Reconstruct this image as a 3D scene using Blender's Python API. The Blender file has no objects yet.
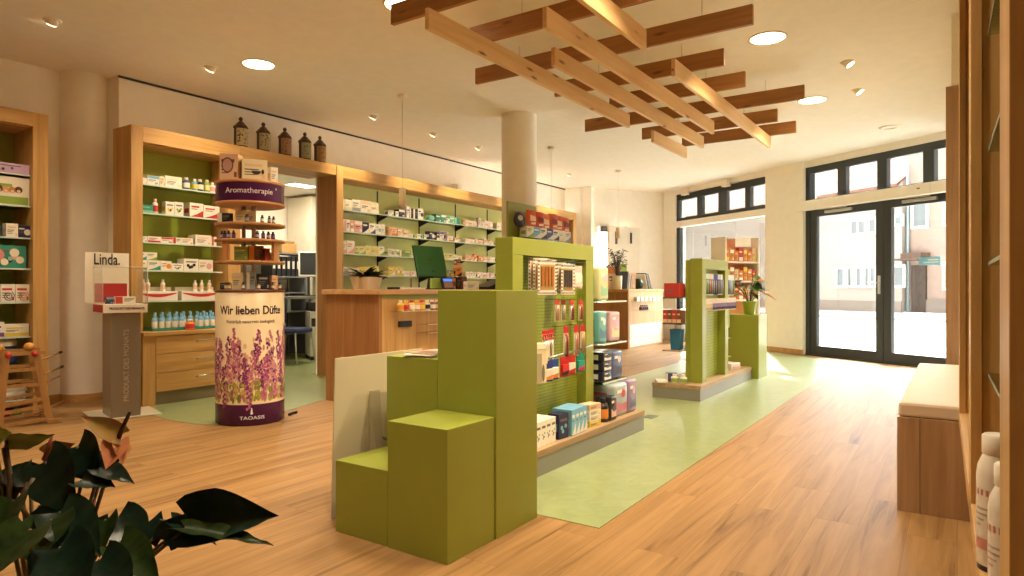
import bpy, bmesh, math, random
from mathutils import Vector, Matrix, Euler
random.seed(7)
SC = bpy.context.scene
COL = SC.collection
PI = math.pi
R = math.radians

# ------------------------------------------------------------------ camera
CAM_H = 1.05
cam_d = bpy.data.cameras.new('camera'); cam = bpy.data.objects.new('camera', cam_d); COL.objects.link(cam)
cam.location = (0, 0, CAM_H)
cam.rotation_euler = (R(90), 0, R(34 - 90))
cam_d.sensor_width = 36; cam_d.lens = 36 * 660 / 1024; cam_d.shift_y = 1 / 1024
cam_d.clip_start = 0.02; cam_d.clip_end = 200
SC.camera = cam
SC.view_settings.view_transform = 'Standard'; SC.view_settings.look = 'None'
SC.view_settings.gamma = 1; SC.view_settings.use_curve_mapping = False
SC.view_settings.exposure = 1.02
SC.cycles.diffuse_bounces = 10; SC.cycles.max_bounces = 16; SC.cycles.transparent_max_bounces = 16

_c, _s = math.cos(R(34)), math.sin(R(34))
def at(px, py, z):
    """world point that lies z metres in front of the lens"""
    a = (px - 512) / 660; b = (289 - py) / 660
    return Vector(((_c + _s * a) * z, (_s - _c * a) * z, CAM_H + b * z))

# ------------------------------------------------------------------ materials
def lin(h):
    h = h.lstrip('#')
    out = []
    for i in (0, 2, 4):
        v = int(h[i:i + 2], 16) / 255
        out.append(v / 12.92 if v <= .04045 else ((v + .055) / 1.055) ** 2.4)
    return (*out, 1)
_mc = {}
def col(hexc, rough=.5, metal=0., spec=.5):
    k = (hexc, rough, metal, spec)
    if k not in _mc:
        m = bpy.data.materials.new('paint_' + hexc.strip('#')); m.use_nodes = True
        p = m.node_tree.nodes['Principled BSDF']
        p.inputs['Base Color'].default_value = lin(hexc); p.inputs['Roughness'].default_value = rough
        p.inputs['Metallic'].default_value = metal; p.inputs['Specular IOR Level'].default_value = spec
        # a touch of tone variation
        t = m.node_tree
        n = t.nodes.new('ShaderNodeTexNoise'); n.inputs['Scale'].default_value = 9
        tc = t.nodes.new('ShaderNodeTexCoord'); t.links.new(tc.outputs['Object'], n.inputs['Vector'])
        hs = t.nodes.new('ShaderNodeHueSaturation'); hs.inputs['Color'].default_value = lin(hexc)
        mr = t.nodes.new('ShaderNodeMapRange'); mr.inputs[3].default_value = .95; mr.inputs[4].default_value = 1.05
        t.links.new(n.outputs['Fac'], mr.inputs[0]); t.links.new(mr.outputs[0], hs.inputs['Value'])
        t.links.new(hs.outputs[0], p.inputs['Base Color'])
        _mc[k] = m
    return _mc[k]
def emit(name, hexc, strength):
    m = bpy.data.materials.new(name); m.use_nodes = True
    p = m.node_tree.nodes['Principled BSDF']
    p.inputs['Base Color'].default_value = lin(hexc)
    p.inputs['Emission Color'].default_value = lin(hexc); p.inputs['Emission Strength'].default_value = strength
    return m
def clear(name, hexc, refl=.5, ior=1.45, rough=.02):
    """thin clear sheet: see-through with a fresnel reflection"""
    m = bpy.data.materials.new(name); m.use_nodes = True
    t = m.node_tree; t.nodes.clear()
    o = t.nodes.new('ShaderNodeOutputMaterial'); mx = t.nodes.new('ShaderNodeMixShader')
    tr = t.nodes.new('ShaderNodeBsdfTransparent'); tr.inputs[0].default_value = lin(hexc)
    gl = t.nodes.new('ShaderNodeBsdfGlossy'); gl.inputs['Roughness'].default_value = rough
    fr = t.nodes.new('ShaderNodeFresnel'); fr.inputs[0].default_value = ior
    mu = t.nodes.new('ShaderNodeMath'); mu.operation = 'MULTIPLY'; mu.inputs[1].default_value = refl
    t.links.new(fr.outputs[0], mu.inputs[0]); t.links.new(mu.outputs[0], mx.inputs[0])
    t.links.new(tr.outputs[0], mx.inputs[1]); t.links.new(gl.outputs[0], mx.inputs[2]); t.links.new(mx.outputs[0], o.inputs[0])
    return m
def wood(name, c1, c2, axis='z', rough=.5, scale=1.0, knots=False, fine=.5):
    m = bpy.data.materials.new(name); m.use_nodes = True
    t = m.node_tree; p = t.nodes['Principled BSDF']; N = t.nodes.new; L = t.links.new
    tc = N('ShaderNodeTexCoord'); mp = N('ShaderNodeMapping')
    sc = {'x': (.8, 14, 14), 'y': (14, .8, 14), 'z': (14, 14, .8)}[axis]
    mp.inputs['Scale'].default_value = tuple(v * scale for v in sc)
    oi = N('ShaderNodeObjectInfo'); ad = N('ShaderNodeVectorMath'); ad.operation = 'ADD'
    ml = N('ShaderNodeMath'); ml.operation = 'MULTIPLY'; ml.inputs[1].default_value = 37
    L(oi.outputs['Random'], ml.inputs[0]); L(tc.outputs['Object'], mp.inputs['Vector'])
    L(mp.outputs[0], ad.inputs[0]); L(ml.outputs[0], ad.inputs[1])
    n = N('ShaderNodeTexNoise'); n.inputs['Scale'].default_value = 1.0; n.inputs['Detail'].default_value = 7; n.inputs['Roughness'].default_value = .6
    n.inputs['Distortion'].default_value = .6
    L(ad.outputs[0], n.inputs['Vector'])
    n2 = N('ShaderNodeTexNoise'); n2.inputs['Scale'].default_value = 5; n2.inputs['Detail'].default_value = 3
    L(ad.outputs[0], n2.inputs['Vector'])
    mxf = N('ShaderNodeMix'); mxf.data_type = 'FLOAT'; mxf.inputs[0].default_value = fine * .6
    L(n.outputs['Fac'], mxf.inputs[2]); L(n2.outputs['Fac'], mxf.inputs[3])
    cr = N('ShaderNodeValToRGB'); cr.color_ramp.elements[0].position = .34; cr.color_ramp.elements[1].position = .66
    cr.color_ramp.elements[0].color = lin(c2); cr.color_ramp.elements[1].color = lin(c1)
    L(mxf.outputs[0], cr.inputs[0])
    out = cr.outputs[0]
    if knots:
        mk = N('ShaderNodeMapping'); mk.inputs['Scale'].default_value = {'x': (2.2, 9, 9), 'y': (9, 2.2, 9), 'z': (9, 9, 2.2)}[axis]
        a2 = N('ShaderNodeVectorMath'); a2.operation = 'ADD'; L(tc.outputs['Object'], mk.inputs['Vector']); L(mk.outputs[0], a2.inputs[0]); L(ml.outputs[0], a2.inputs[1])
        vo = N('ShaderNodeTexVoronoi'); vo.inputs['Scale'].default_value = 1.0; L(a2.outputs[0], vo.inputs['Vector'])
        r2 = N('ShaderNodeValToRGB'); r2.color_ramp.elements[0].position = .05; r2.color_ramp.elements[1].position = .15
        r2.color_ramp.elements[0].color = (1, 1, 1, 1); r2.color_ramp.elements[1].color = (0, 0, 0, 1)
        L(vo.outputs['Distance'], r2.inputs[0])
        mk2 = N('ShaderNodeMix'); mk2.data_type = 'RGBA'; mk2.inputs[7].default_value = lin('#6b3d1c')
        L(r2.outputs[0], mk2.inputs[0]); L(out, mk2.inputs[6]); out = mk2.outputs[2]
    L(out, p.inputs['Base Color']); p.inputs['Roughness'].default_value = rough
    b = N('ShaderNodeBump'); b.inputs['Strength'].default_value = .08; L(mxf.outputs[0], b.inputs['Height']); L(b.outputs[0], p.inputs['Normal'])
    return m
def marbled(name, c1, c2, scale, rough):
    m = bpy.data.materials.new(name); m.use_nodes = True
    t = m.node_tree; p = t.nodes['Principled BSDF']; N = t.nodes.new; L = t.links.new
    tc = N('ShaderNodeTexCoord'); n = N('ShaderNodeTexNoise'); n.inputs['Scale'].default_value = scale; n.inputs['Detail'].default_value = 8
    n.inputs['Roughness'].default_value = .7; n.inputs['Distortion'].default_value = 1.5
    L(tc.outputs['Object'], n.inputs['Vector'])
    cr = N('ShaderNodeValToRGB'); cr.color_ramp.elements[0].position = .3; cr.color_ramp.elements[1].position = .7
    cr.color_ramp.elements[0].color = lin(c2); cr.color_ramp.elements[1].color = lin(c1)
    L(n.outputs['Fac'], cr.inputs[0]); L(cr.outputs[0], p.inputs['Base Color']); p.inputs['Roughness'].default_value = rough
    return m
def floor_wood(name):
    m = bpy.data.materials.new(name); m.use_nodes = True
    t = m.node_tree; p = t.nodes['Principled BSDF']; N = t.nodes.new; L = t.links.new
    tc = N('ShaderNodeTexCoord')
    br = N('ShaderNodeTexBrick'); br.inputs['Scale'].default_value = 1; br.inputs['Brick Width'].default_value = 1.25; br.inputs['Row Height'].default_value = .18
    br.inputs['Mortar Size'].default_value = .0015; br.inputs['Mortar'].default_value = lin('#8a5a2c'); br.offset = .37
    br.inputs['Color1'].default_value = (.1, .1, .1, 1); br.inputs['Color2'].default_value = (.9, .9, .9, 1)
    L(tc.outputs['Object'], br.inputs['Vector'])
    mp = N('ShaderNodeMapping'); mp.inputs['Scale'].default_value = (.6, 11, 1); L(tc.outputs['Object'], mp.inputs['Vector'])
    sep = N('ShaderNodeSeparateColor'); L(br.outputs['Color'], sep.inputs[0])
    ml = N('ShaderNodeMath'); ml.operation = 'MULTIPLY'; ml.inputs[1].default_value = 19; L(sep.outputs[0], ml.inputs[0])
    ad = N('ShaderNodeVectorMath'); ad.operation = 'ADD'; L(mp.outputs[0], ad.inputs[0]); L(ml.outputs[0], ad.inputs[1])
    n = N('ShaderNodeTexNoise'); n.inputs['Scale'].default_value = 1.3; n.inputs['Detail'].default_value = 8; n.inputs['Roughness'].default_value = .62; n.inputs['Distortion'].default_value = .9
    L(ad.outputs[0], n.inputs['Vector'])
    cr = N('ShaderNodeValToRGB'); e = cr.color_ramp.elements
    e[0].position = .28; e[0].color = lin('#694a2b'); e[1].position = .62; e[1].color = lin('#a47f52')
    k = e.new(.42); k.color = lin('#916e44')
    L(n.outputs['Fac'], cr.inputs[0])
    hs = N('ShaderNodeHueSaturation'); mr = N('ShaderNodeMapRange'); mr.inputs[3].default_value = .95; mr.inputs[4].default_value = 1.04
    L(sep.outputs[0], mr.inputs[0]); L(mr.outputs[0], hs.inputs['Value']); L(cr.outputs[0], hs.inputs['Color'])
    mm = N('ShaderNodeMix'); mm.data_type = 'RGBA'; mm.inputs[7].default_value = lin('#694625'); fm = N('ShaderNodeMath'); fm.operation = 'MULTIPLY'; fm.inputs[1].default_value = .4; L(br.outputs['Fac'], fm.inputs[0]); L(fm.outputs[0], mm.inputs[0]); L(hs.outputs[0], mm.inputs[6])
    L(mm.outputs[2], p.inputs['Base Color']); p.inputs['Roughness'].default_value = .52; p.inputs['Specular IOR Level'].default_value = .14
    b = N('ShaderNodeBump'); b.inputs['Strength'].default_value = .04; L(n.outputs['Fac'], b.inputs['Height']); L(b.outputs[0], p.inputs['Normal'])
    return m
def dotted(name, base, dot, pitch, rad, axes=(0, 2), rough=.45, lines=False):
    """perforated board: rows of dark holes (or horizontal grooves)"""
    m = bpy.data.materials.new(name); m.use_nodes = True
    t = m.node_tree; p = t.nodes['Principled BSDF']; N = t.nodes.new; L = t.links.new
    tc = N('ShaderNodeTexCoord'); sp = N('ShaderNodeSeparateXYZ'); L(tc.outputs['Object'], sp.inputs[0])
    terms = []
    for a in (axes if not lines else axes[1:]):
        d = N('ShaderNodeMath'); d.operation = 'DIVIDE'; d.inputs[1].default_value = pitch; L(sp.outputs[a], d.inputs[0])
        f = N('ShaderNodeMath'); f.operation = 'FRACT'; L(d.outputs[0], f.inputs[0])
        s = N('ShaderNodeMath'); s.operation = 'SUBTRACT'; s.inputs[1].default_value = .5; L(f.outputs[0], s.inputs[0])
        q = N('ShaderNodeMath'); q.operation = 'MULTIPLY'; L(s.outputs[0], q.inputs[0]); L(s.outputs[0], q.inputs[1]); terms.append(q)
    o = terms[0].outputs[0]
    if len(terms) > 1:
        a = N('ShaderNodeMath'); a.operation = 'ADD'; L(terms[0].outputs[0], a.inputs[0]); L(terms[1].outputs[0], a.inputs[1]); o = a.outputs[0]
    lt = N('ShaderNodeMath'); lt.operation = 'LESS_THAN'; lt.inputs[1].default_value = rad * rad; L(o, lt.inputs[0])
    mx = N('ShaderNodeMix'); mx.data_type = 'RGBA'; mx.inputs[6].default_value = lin(base); mx.inputs[7].default_value = lin(dot)
    L(lt.outputs[0], mx.inputs[0]); L(mx.outputs[2], p.inputs['Base Color']); p.inputs['Roughness'].default_value = rough
    return m

GREEN = '#929b3a'
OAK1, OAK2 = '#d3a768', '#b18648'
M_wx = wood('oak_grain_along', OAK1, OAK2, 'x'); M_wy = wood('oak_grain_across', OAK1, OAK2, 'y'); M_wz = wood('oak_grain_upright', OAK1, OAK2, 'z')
M_dz = wood('oak_dark_shaded_upright', '#ad7a49', '#8d5c33', 'z')  # darker oak; puts shade into the near shelf side and sales counter end
M_pine = wood('pine_pale', '#e9c894', '#d6ad72', 'x', knots=True)
M_pine2 = wood('pine_brown', '#ab7840', '#8a5a2b', 'y', knots=True)
M_benchz = wood('rustic_oak', '#c0a07c', '#9d7b58', 'z', scale=.7)
M_beech = wood('beech_sticks', '#b88a54', '#a07442', 'z')
M_floor = floor_wood('plank_floor')
M_lino = marbled('green_linoleum', '#98a374', '#828f5f', 7, .3)
M_white = col('#f3eee3', .8); M_ceil = col('#f3eee4', .85)
M_greenpaint = col(GREEN, .38); M_greenback = col('#98a038', .5); M_greenwall = col('#d8de92', .5)
M_peg = dotted('perforated_green_board', '#98a83e', '#65702a', .02, .22)
M_slat = dotted('grooved_green_board', '#96a63e', '#7c8830', .03, .09, lines=True)
M_anth = col('#33383a', .45); M_steel = col('#b9b9b4', .3, .9); M_greymetal = col('#8f8d84', .45, .3)
M_black = col('#17161a', .45); M_dark = col('#2b2622', .6)
M_glass = clear('window_glass', '#fcfefd', .7); M_acryl = clear('clear_acrylic', '#fdfdfc', .35); M_shelfglass = clear('glass_shelf', '#dfeae0', .8)
M_edge = col('#cfe0d2', .2); M_acryledge = col('#e2ded2', .2)
M_lampoff = col('#f4efe2', .5)
M_lamp = emit('lamp_diffuser', '#ffe2b4', 9)
M_lampday = emit('panel_light', '#fff4dd', 7)

# ------------------------------------------------------------------ mesh builder
class MB:
    def __init__(s): s.v = []; s.f = []; s.m = []; s.sm = []; s.mats = []
    def mi(s, mat):
        if mat not in s.mats: s.mats.append(mat)
        return s.mats.index(mat)
    def add(s, vs, fs, mat, smooth=False, X=None):
        b = len(s.v); i = s.mi(mat)
        for p in vs:
            p = Vector(p)
            s.v.append(tuple(X @ p if X is not None else p))
        for f in fs: s.f.append([b + k for k in f]); s.m.append(i); s.sm.append(smooth)
        return s
    def box(s, x0, x1, y0, y1, z0, z1, mat, bev=0, X=None):
        if bev <= 0:
            vs = [(x, y, z) for z in (z0, z1) for y in (y0, y1) for x in (x0, x1)]
            fs = [(0, 2, 3, 1), (4, 5, 7, 6), (0, 1, 5, 4), (2, 6, 7, 3), (0, 4, 6, 2), (1, 3, 7, 5)]
            return s.add(vs, fs, mat, X=X)
        bm = bmesh.new(); bmesh.ops.create_cube(bm, size=1)
        for v in bm.verts:
            v.co = Vector(((x0 + x1) / 2 + v.co.x * (x1 - x0), (y0 + y1) / 2 + v.co.y * (y1 - y0), (z0 + z1) / 2 + v.co.z * (z1 - z0)))
        bmesh.ops.bevel(bm, geom=bm.edges[:], offset=bev, segments=2, profile=.5, affect='EDGES')
        bm.verts.index_update()
        s.add([v.co.copy() for v in bm.verts], [[v.index for v in f.verts] for f in bm.faces], mat, X=X)
        bm.free(); return s
    def lathe(s, cx, cy, prof, mat, n=24, smooth=True, X=None, sx=1, sy=1):
        vs = []; fs = []
        for r, z in prof:
            for k in range(n):
                a = 2 * PI * k / n; vs.append((cx + r * sx * math.cos(a), cy + r * sy * math.sin(a), z))
        for j in range(len(prof) - 1):
            for k in range(n):
                a, b = j * n + k, j * n + (k + 1) % n; fs.append((a, b, b + n, a + n))
        s.add(vs, fs, mat, smooth, X)
        if prof[0][0] > 1e-5: s.add(vs[:n], [list(range(n))[::-1]], mat, False, X)
        if prof[-1][0] > 1e-5: s.add(vs[-n:], [list(range(n))], mat, False, X)
        return s
    def cyl(s, cx, cy, z0, z1, r, mat, n=24, r2=None, X=None):
        return s.lathe(cx, cy, [(r, z0), (r if r2 is None else r2, z1)], mat, n, True, X)
    def tube(s, pts, r, mat, n=8, taper=None):
        pts = [Vector(p) for p in pts]; vs = []; fs = []
        for i, p in enumerate(pts):
            d = (pts[min(i + 1, len(pts) - 1)] - pts[max(i - 1, 0)]).normalized()
            u = d.cross(Vector((0, 0, 1)) if abs(d.z) < .95 else Vector((1, 0, 0))).normalized(); w = d.cross(u)
            rr = r if taper is None else r + (taper - r) * i / (len(pts) - 1)
            for k in range(n):
                a = 2 * PI * k / n; vs.append(p + u * (math.cos(a) * rr) + w * (math.sin(a) * rr))
        for i in range(len(pts) - 1):
            for k in range(n):
                a, b = i * n + k, i * n + (k + 1) % n; fs.append((a, b, b + n, a + n))
        fs.append(list(range(n))[::-1]); fs.append([len(vs) - n + k for k in range(n)])
        return s.add(vs, fs, mat, True)
    def bar(s, p, q, w, t, mat, side=(0, 0, 1)):
        """straight bar of w x t section from p to q; w is measured along `side`"""
        p, q = Vector(p), Vector(q); d = (q - p).normalized(); a = Vector(side); a = (a - d * a.dot(d)).normalized(); b = d.cross(a)
        vs = [e + a * (w / 2 * i) + b * (t / 2 * j) for e in (p, q) for i, j in ((-1, -1), (1, -1), (1, 1), (-1, 1))]
        return s.add(vs, [(3, 2, 1, 0), (4, 5, 6, 7), (0, 1, 5, 4), (1, 2, 6, 5), (2, 3, 7, 6), (3, 0, 4, 7)], mat)
    def prism(s, poly, z0, z1, mat, X=None):
        n = len(poly); vs = [(x, y, z0) for x, y in poly] + [(x, y, z1) for x, y in poly]
        fs = [list(range(n))[::-1], [n + k for k in range(n)]] + [(k, (k + 1) % n, n + (k + 1) % n, n + k) for k in range(n)]
        return s.add(vs, fs, mat, X=X)
    def q(s, pts, mat): return s.add(pts, [list(range(len(pts)))], mat)
    def mesh(s, name):
        me = bpy.data.meshes.new(name); me.from_pydata(s.v, [], s.f)
        for m in s.mats: me.materials.append(m)
        me.polygons.foreach_set('material_index', s.m); me.polygons.foreach_set('use_smooth', s.sm); me.update()
        return me
    def build(s, name, parent=None, loc=(0, 0, 0), rot=(0, 0, 0)):
        o = bpy.data.objects.new(name, s.mesh(name)); COL.objects.link(o); o.location = loc; o.rotation_euler = rot
        if parent is not None: o.parent = parent
        return o
def tag(o, label, cat, group=None, kind=None):
    o['label'] = label; o['category'] = cat
    if group: o['group'] = group
    if kind: o['kind'] = kind
    return o
def thing(name, label, cat, loc=(0, 0, 0), rz=0, group=None):
    o = bpy.data.objects.new(name, None); COL.objects.link(o); o.location = loc; o.rotation_euler = (0, 0, rz)
    o.empty_display_size = .05
    return tag(o, label, cat, group)
def struct(name, mb, label, cat, **k): return tag(mb.build(name, **k), label, cat, None, 'structure')
def part(name, mb, parent, label=None, **k):
    o = mb.build(name, parent, **k)
    if label: o['label'] = label
    return o
def copy_tree(o, parent=None):
    c = o.copy(); COL.objects.link(c); c.parent = parent
    for ch in [x for x in o.children]: copy_tree(ch, c)
    return c
def text_mesh(s, size, mat, extrude=.0006, sx=1.0, bold=0):
    cu = bpy.data.curves.new('lettering', 'FONT'); cu.body = s; cu.size = size; cu.align_x = 'CENTER'; cu.align_y = 'CENTER'
    cu.extrude = extrude; cu.offset = bold; cu.resolution_u = 3
    ob = bpy.data.objects.new('lettering', cu); COL.objects.link(ob)
    me = bpy.data.meshes.new_from_object(ob.evaluated_get(bpy.context.evaluated_depsgraph_get()))
    bpy.data.objects.remove(ob); bpy.data.curves.remove(cu)
    me.materials.clear(); me.materials.append(mat)
    for v in me.vertices: v.co.x *= sx
    return me
def text(s, size, mat, parent, loc, rot=(PI / 2, 0, 0), sx=1.0, name='lettering', bold=0):
    o = bpy.data.objects.new(name, text_mesh(s, size, mat, sx=sx, bold=bold)); COL.objects.link(o); o.location = loc; o.rotation_euler = rot; o.parent = parent
    return o
def text_round(s, size, mat, parent, r, ang, z, sx=1.0, name='lettering', bold=0):
    me = text_mesh(s, size, mat, .0008, sx, bold)
    for v in me.vertices:
        a = ang + v.co.x / r; rr = r + .0012 + v.co.z
        v.co = (rr * math.cos(a), rr * math.sin(a), z + v.co.y)
    o = bpy.data.objects.new(name, me); COL.objects.link(o); o.parent = parent
    return o

# ------------------------------------------------------------------ setting
CEIL = 3.08
FD = Vector((.537, .844, 0)).normalized(); FO = Vector((FD.y, -FD.x, 0)); FP = Vector((11.36, 2.02, 0)); FROT = math.atan2(FD.y, FD.x)
def fw(t, n=0, h=0): return FP + FD * t + FO * n + Vector((0, 0, h))     # t along the shop front, n outward

mb = MB(); fl = [(-5.2, -.6), (5.9, -.6)] 
poly = [(-5.2, -.62), (9.75, -.62)] + [tuple(fw(t).xy) for t in (3.75,)] + [(11.7, 6.95), (-5.2, 6.95)]
mb.prism(poly, -.06, 0, M_floor)
struct('floor', mb, 'honey brown wood plank floor of the shop', 'floor')
# green linoleum strips, inlaid flush
mb = MB()
strip = [(2.61, 1.30), (10.2, 1.33), (11.0, 1.95), (11.9, 2.9), (10.5, 3.3), (6.5, 3.25), (4.7, 2.55), (2.61, 2.3)]
mb.prism(strip, .0005, .003, M_lino)
curve = [(3.0, 5.95), (2.86, 5.42), (2.85, 5.16), (2.87, 4.92), (2.95, 4.73), (3.25, 4.68), (3.63, 4.78), (4.12, 4.95), (5.2, 5.15), (7.6, 5.1), (7.6, 6.12), (5.3, 6.12), (5.3, 8.95), (3.4, 8.95), (3.4, 6.5), (3.95, 6.5), (3.95, 5.95)]
curve = [(2.95, 6.05), (2.86, 5.42), (2.85, 5.16), (2.87, 4.92), (2.95, 4.73), (3.25, 4.68), (3.63, 4.78), (4.12, 4.95), (5.2, 5.15), (11.0, 5.1), (11.0, 6.05)]
mb.prism(curve, .0005, .003, M_lino)
mb.prism([(4.06, 6.05), (5.335, 6.05), (5.335, 6.6), (8.1, 6.6), (8.1, 9.3), (3.3, 9.3), (3.3, 6.6), (4.06, 6.6)], .0005, .003, M_lino)
struct('floor_inlay', mb, 'marbled green linoleum inlaid in the wood floor', 'floor')
mb = MB(); mb.prism([(3.2, 6.951), (8.2, 6.951), (8.2, 9.4), (3.2, 9.4)], -.06, 0, M_floor); struct('floor_back', mb, 'floor of the back room behind the passage', 'floor')
mb = MB(); mb.prism([(-5.2, -.62), (9.9, -.62), tuple(fw(3.75, .3).xy), (11.8, 6.95), (-5.2, 6.95)], CEIL, CEIL + .1, M_ceil)
struct('ceiling', mb, 'smooth cream ceiling with recessed lamps', 'ceiling')
mb = MB(); mb.box(-5.2, 3.9, 6.95, 7.1, 0, CEIL, M_white); struct('wall_left', mb, 'cream wall behind the round column', 'wall')
mb = MB(); mb.box(3.107, 11.7, 6.6, 6.95, 2.5, CEIL, M_white)
mb.box(5.345, 11.7, 6.44, 6.50, 0, 2.5, M_white); mb.box(3.107, 4.06, 6.44, 6.95, 0, 2.5, M_white)
struct('wall_back', mb, 'cream wall band above the oak wall shelving', 'wall')
mb = MB(); mb.box(3.10, 11.7, 6.592, 6.6, CEIL - .022, CEIL - .001, M_dark); struct('shadow_gap_strip', mb, 'dark strip painted as the shadow gap along the top of the wall band', 'trim')  # dark strip painted for the shade in the gap below the ceiling
mb = MB(); mb.box(-5.35, -5.2, -.62, 7.0, 0, CEIL, M_white); struct('wall_behind', mb, 'cream wall behind the viewer', 'wall')
mb = MB(); mb.box(-5.2, 5.90, -.6, -.455, 0, CEIL, M_white); mb.box(5.90, 9.75, -.12, .035, 0, CEIL, M_white); mb.box(5.90, 5.96, -.6, -.12, 0, CEIL, M_white); mb.box(5.86, 5.90, -.6, .035, 2.552, CEIL, M_white)
struct('wall_right', mb, 'cream wall behind bench and oak shelf', 'wall')
# end wall, square to the shop front, with a door opening
ED = Vector((.844, -.537, 0))
E0 = fw(3.70)
ew = MB()
def endbox(mb, s0, s1, z0, z1, mat, n0=0, n1=.12):
    # s measured back from the shop front corner, n into the wall
    a = [E0 - ED * s0 + FD * n0, E0 - ED * s1 + FD * n0, E0 - ED * s1 + FD * n1, E0 - ED * s0 + FD * n1]
    mb.prism([(p.x, p.y) for p in a], z0, z1, mat)
endbox(ew, -.3, .62, 0, CEIL, M_white); endbox(ew, .62, 1.60, 2.32, CEIL, M_white); endbox(ew, 1.60, 1.98, 0, CEIL, M_white)
struct('wall_end', ew, 'bright white end wall with a door', 'wall')
mb = MB(); mb.box(11.7, 11.82, 6.0, 6.95, 0, CEIL, M_white); struct('wall_return', mb, 'narrow beige wall at end of the shelving', 'wall')
# room beyond that door: plain bright wall
mb = MB(); endbox(mb, .3, 2.2, 0, 2.6, M_white, 1.3, 1.4); struct('wall_beyond', mb, 'white wall seen through the gap of the open door', 'wall')
# back room shell
mb = MB(); mb.box(3.2, 8.2, 9.3, 9.4, 0, 2.7, M_white); mb.box(3.2, 3.3, 6.95, 9.3, 0, 2.7, M_white); mb.box(8.1, 8.2, 6.5, 9.3, 0, 2.7, M_white)
struct('wall_backroom', mb, 'pale wall of the back room beyond the passage', 'wall')
mb = MB(); mb.box(3.2, 8.2, 6.9, 9.4, 2.6, 2.7, M_ceil); struct('ceiling_backroom', mb, 'low ceiling of the back room', 'ceiling')
# round columns
mb = MB(); mb.cyl(2.953, 6.94, 0, CEIL, .205, M_white, 48); struct('column', mb, 'round cream column beside the dark oak cabinet side', 'column')
mb = MB(); mb.cyl(6.45, 4.25, 0, CEIL, .205, M_white, 48); struct('column', mb, 'round cream column rising behind the counter and green stand', 'column')
# baseboards
mb = MB(); mb.box(-5.2, 2.98, 6.93, 6.95, 0, .07, M_wx); mb.lathe(2.953, 6.94, [(.218, 0), (.218, .07)], M_wx, 48); struct('baseboard_left', mb, 'oak skirting along the cream wall and column foot', 'baseboard')
# shop front walls
WT = .26
mb = MB()
def fbox(mb, t0, t1, n0, n1, z0, z1, mat, bev=0):
    a = [fw(t0, n0), fw(t1, n0), fw(t1, n1), fw(t0, n1)]
    mb.prism([(p.x, p.y) for p in a], z0, z1, mat)
fbox(mb, .0, .80, -.04, WT, 0, CEIL, M_white); fbox(mb, 3.30, 3.70, -.0, WT, 0, CEIL, M_white); fbox(mb, -4.2, 3.70, 0.0, WT, 2.985, CEIL + .2, M_white); fbox(mb, -4.2, -2.80, -.04, WT, 0, CEIL, M_white)
fbox(mb, .8, 3.3, .02, WT, 0, .10, M_white)
struct('wall_front', mb, 'white pier and lintel around the glazed shop front', 'wall')
mb = MB(); fbox(mb, .0, .80, -.058, -.04, 0, .08, M_wx); struct('baseboard_front', mb, 'oak skirting at the foot of the white pier', 'baseboard')

# ------------------------------------------------------------------ shop front: doors and windows
def Ff(name, label, cat):  # parented in local frame: x = along t, y = -outward
    o = thing(name, label, cat, tuple(FP), FROT); o['kind'] = 'structure'; return o
def frame_rect(mb, t0, t1, z0, z1, w, n0, n1, mat, wb=None):
    wb = wb or w
    mb.box(t0, t0 + w, -n1, -n0, z0, z1, mat, .004); mb.box(t1 - w, t1, -n1, -n0, z0, z1, mat, .004)
    mb.box(t0 + w, t1 - w, -n1, -n0, z0, z0 + wb, mat, .004); mb.box(t0 + w, t1 - w, -n1, -n0, z1 - w, z1, mat, .004)
d = Ff('door_1', 'double glazed shop door with dark grey frames', 'door')
mb = MB()
mb.box(-2.80, -2.72, -.14, -.02, 0, 2.985, M_anth); mb.box(-.08, 0, -.14, -.02, 0, 2.985, M_anth); mb.box(-2.72, -.08, -.14, -.02, 2.30, 2.47, M_anth)
mb.box(-2.8, 0, -.13, -.01, -.002, .018, M_anth)
part('frame', mb, d)
for t0, t1 in ((-1.345, -.085), (-2.715, -1.355)):
    mb = MB(); frame_rect(mb, t0, t1, .02, 2.30, .115, .03, .10, M_anth, .14); lf = part('door_leaf', mb, d)
    mb = MB(); mb.box(t0 + .11, t1 - .11, -.068, -.062, .15, 2.19, M_glass); part('glass_pane', mb, lf)
    mb = MB()
    th = -1.29 if t1 > -1 else -1.41
    if t1 > -1:
        mb.box(th - .022, th + .022, -.028, -.018, .98, 1.24, M_steel, .004); mb.tube([(th, -.02, 1.14), (th, .03, 1.14), (th + .03, .035, 1.14), (th + .13, .035, 1.14)], .010, M_steel); mb.cyl(th, -.018, 1.04, 1.07, .014, M_steel, 12)
        part('handle', mb, lf, 'brushed steel lever handle')
    mb = MB(); cx = t1 - .5
    mb.box(cx - .28, cx + .20, -.028, .012, 2.22, 2.262, M_steel, .004); mb.bar((cx - .2, .02, 2.275), (cx + .3, .012, 2.29), .012, .018, M_steel)
    part('door_closer', mb, lf, 'silver closer arm')
d2 = Ff('window_1', 'dark framed transom lights above the shop door', 'window')
mb = MB(); mb.box(-2.72, -.0, -.12, -.03, 2.88, 2.985, M_anth, .003); mb.box(-2.72, -.08, -.12, -.03, 2.42, 2.47, M_anth)
for t in (-.66, -1.325, -2.0, -2.7): mb.box(t - .075, t + .075, -.12, -.03, 2.45, 2.9, M_anth, .003)
mb.box(-.08, 0, -.12, -.03, 2.45, 2.9, M_anth, .003)
part('window_frame', mb, d2)
mb = MB(); mb.box(-2.75, -.05, -.075, -.07, 2.45, 2.9, M_glass); part('glass_pane', mb, d2)
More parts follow.
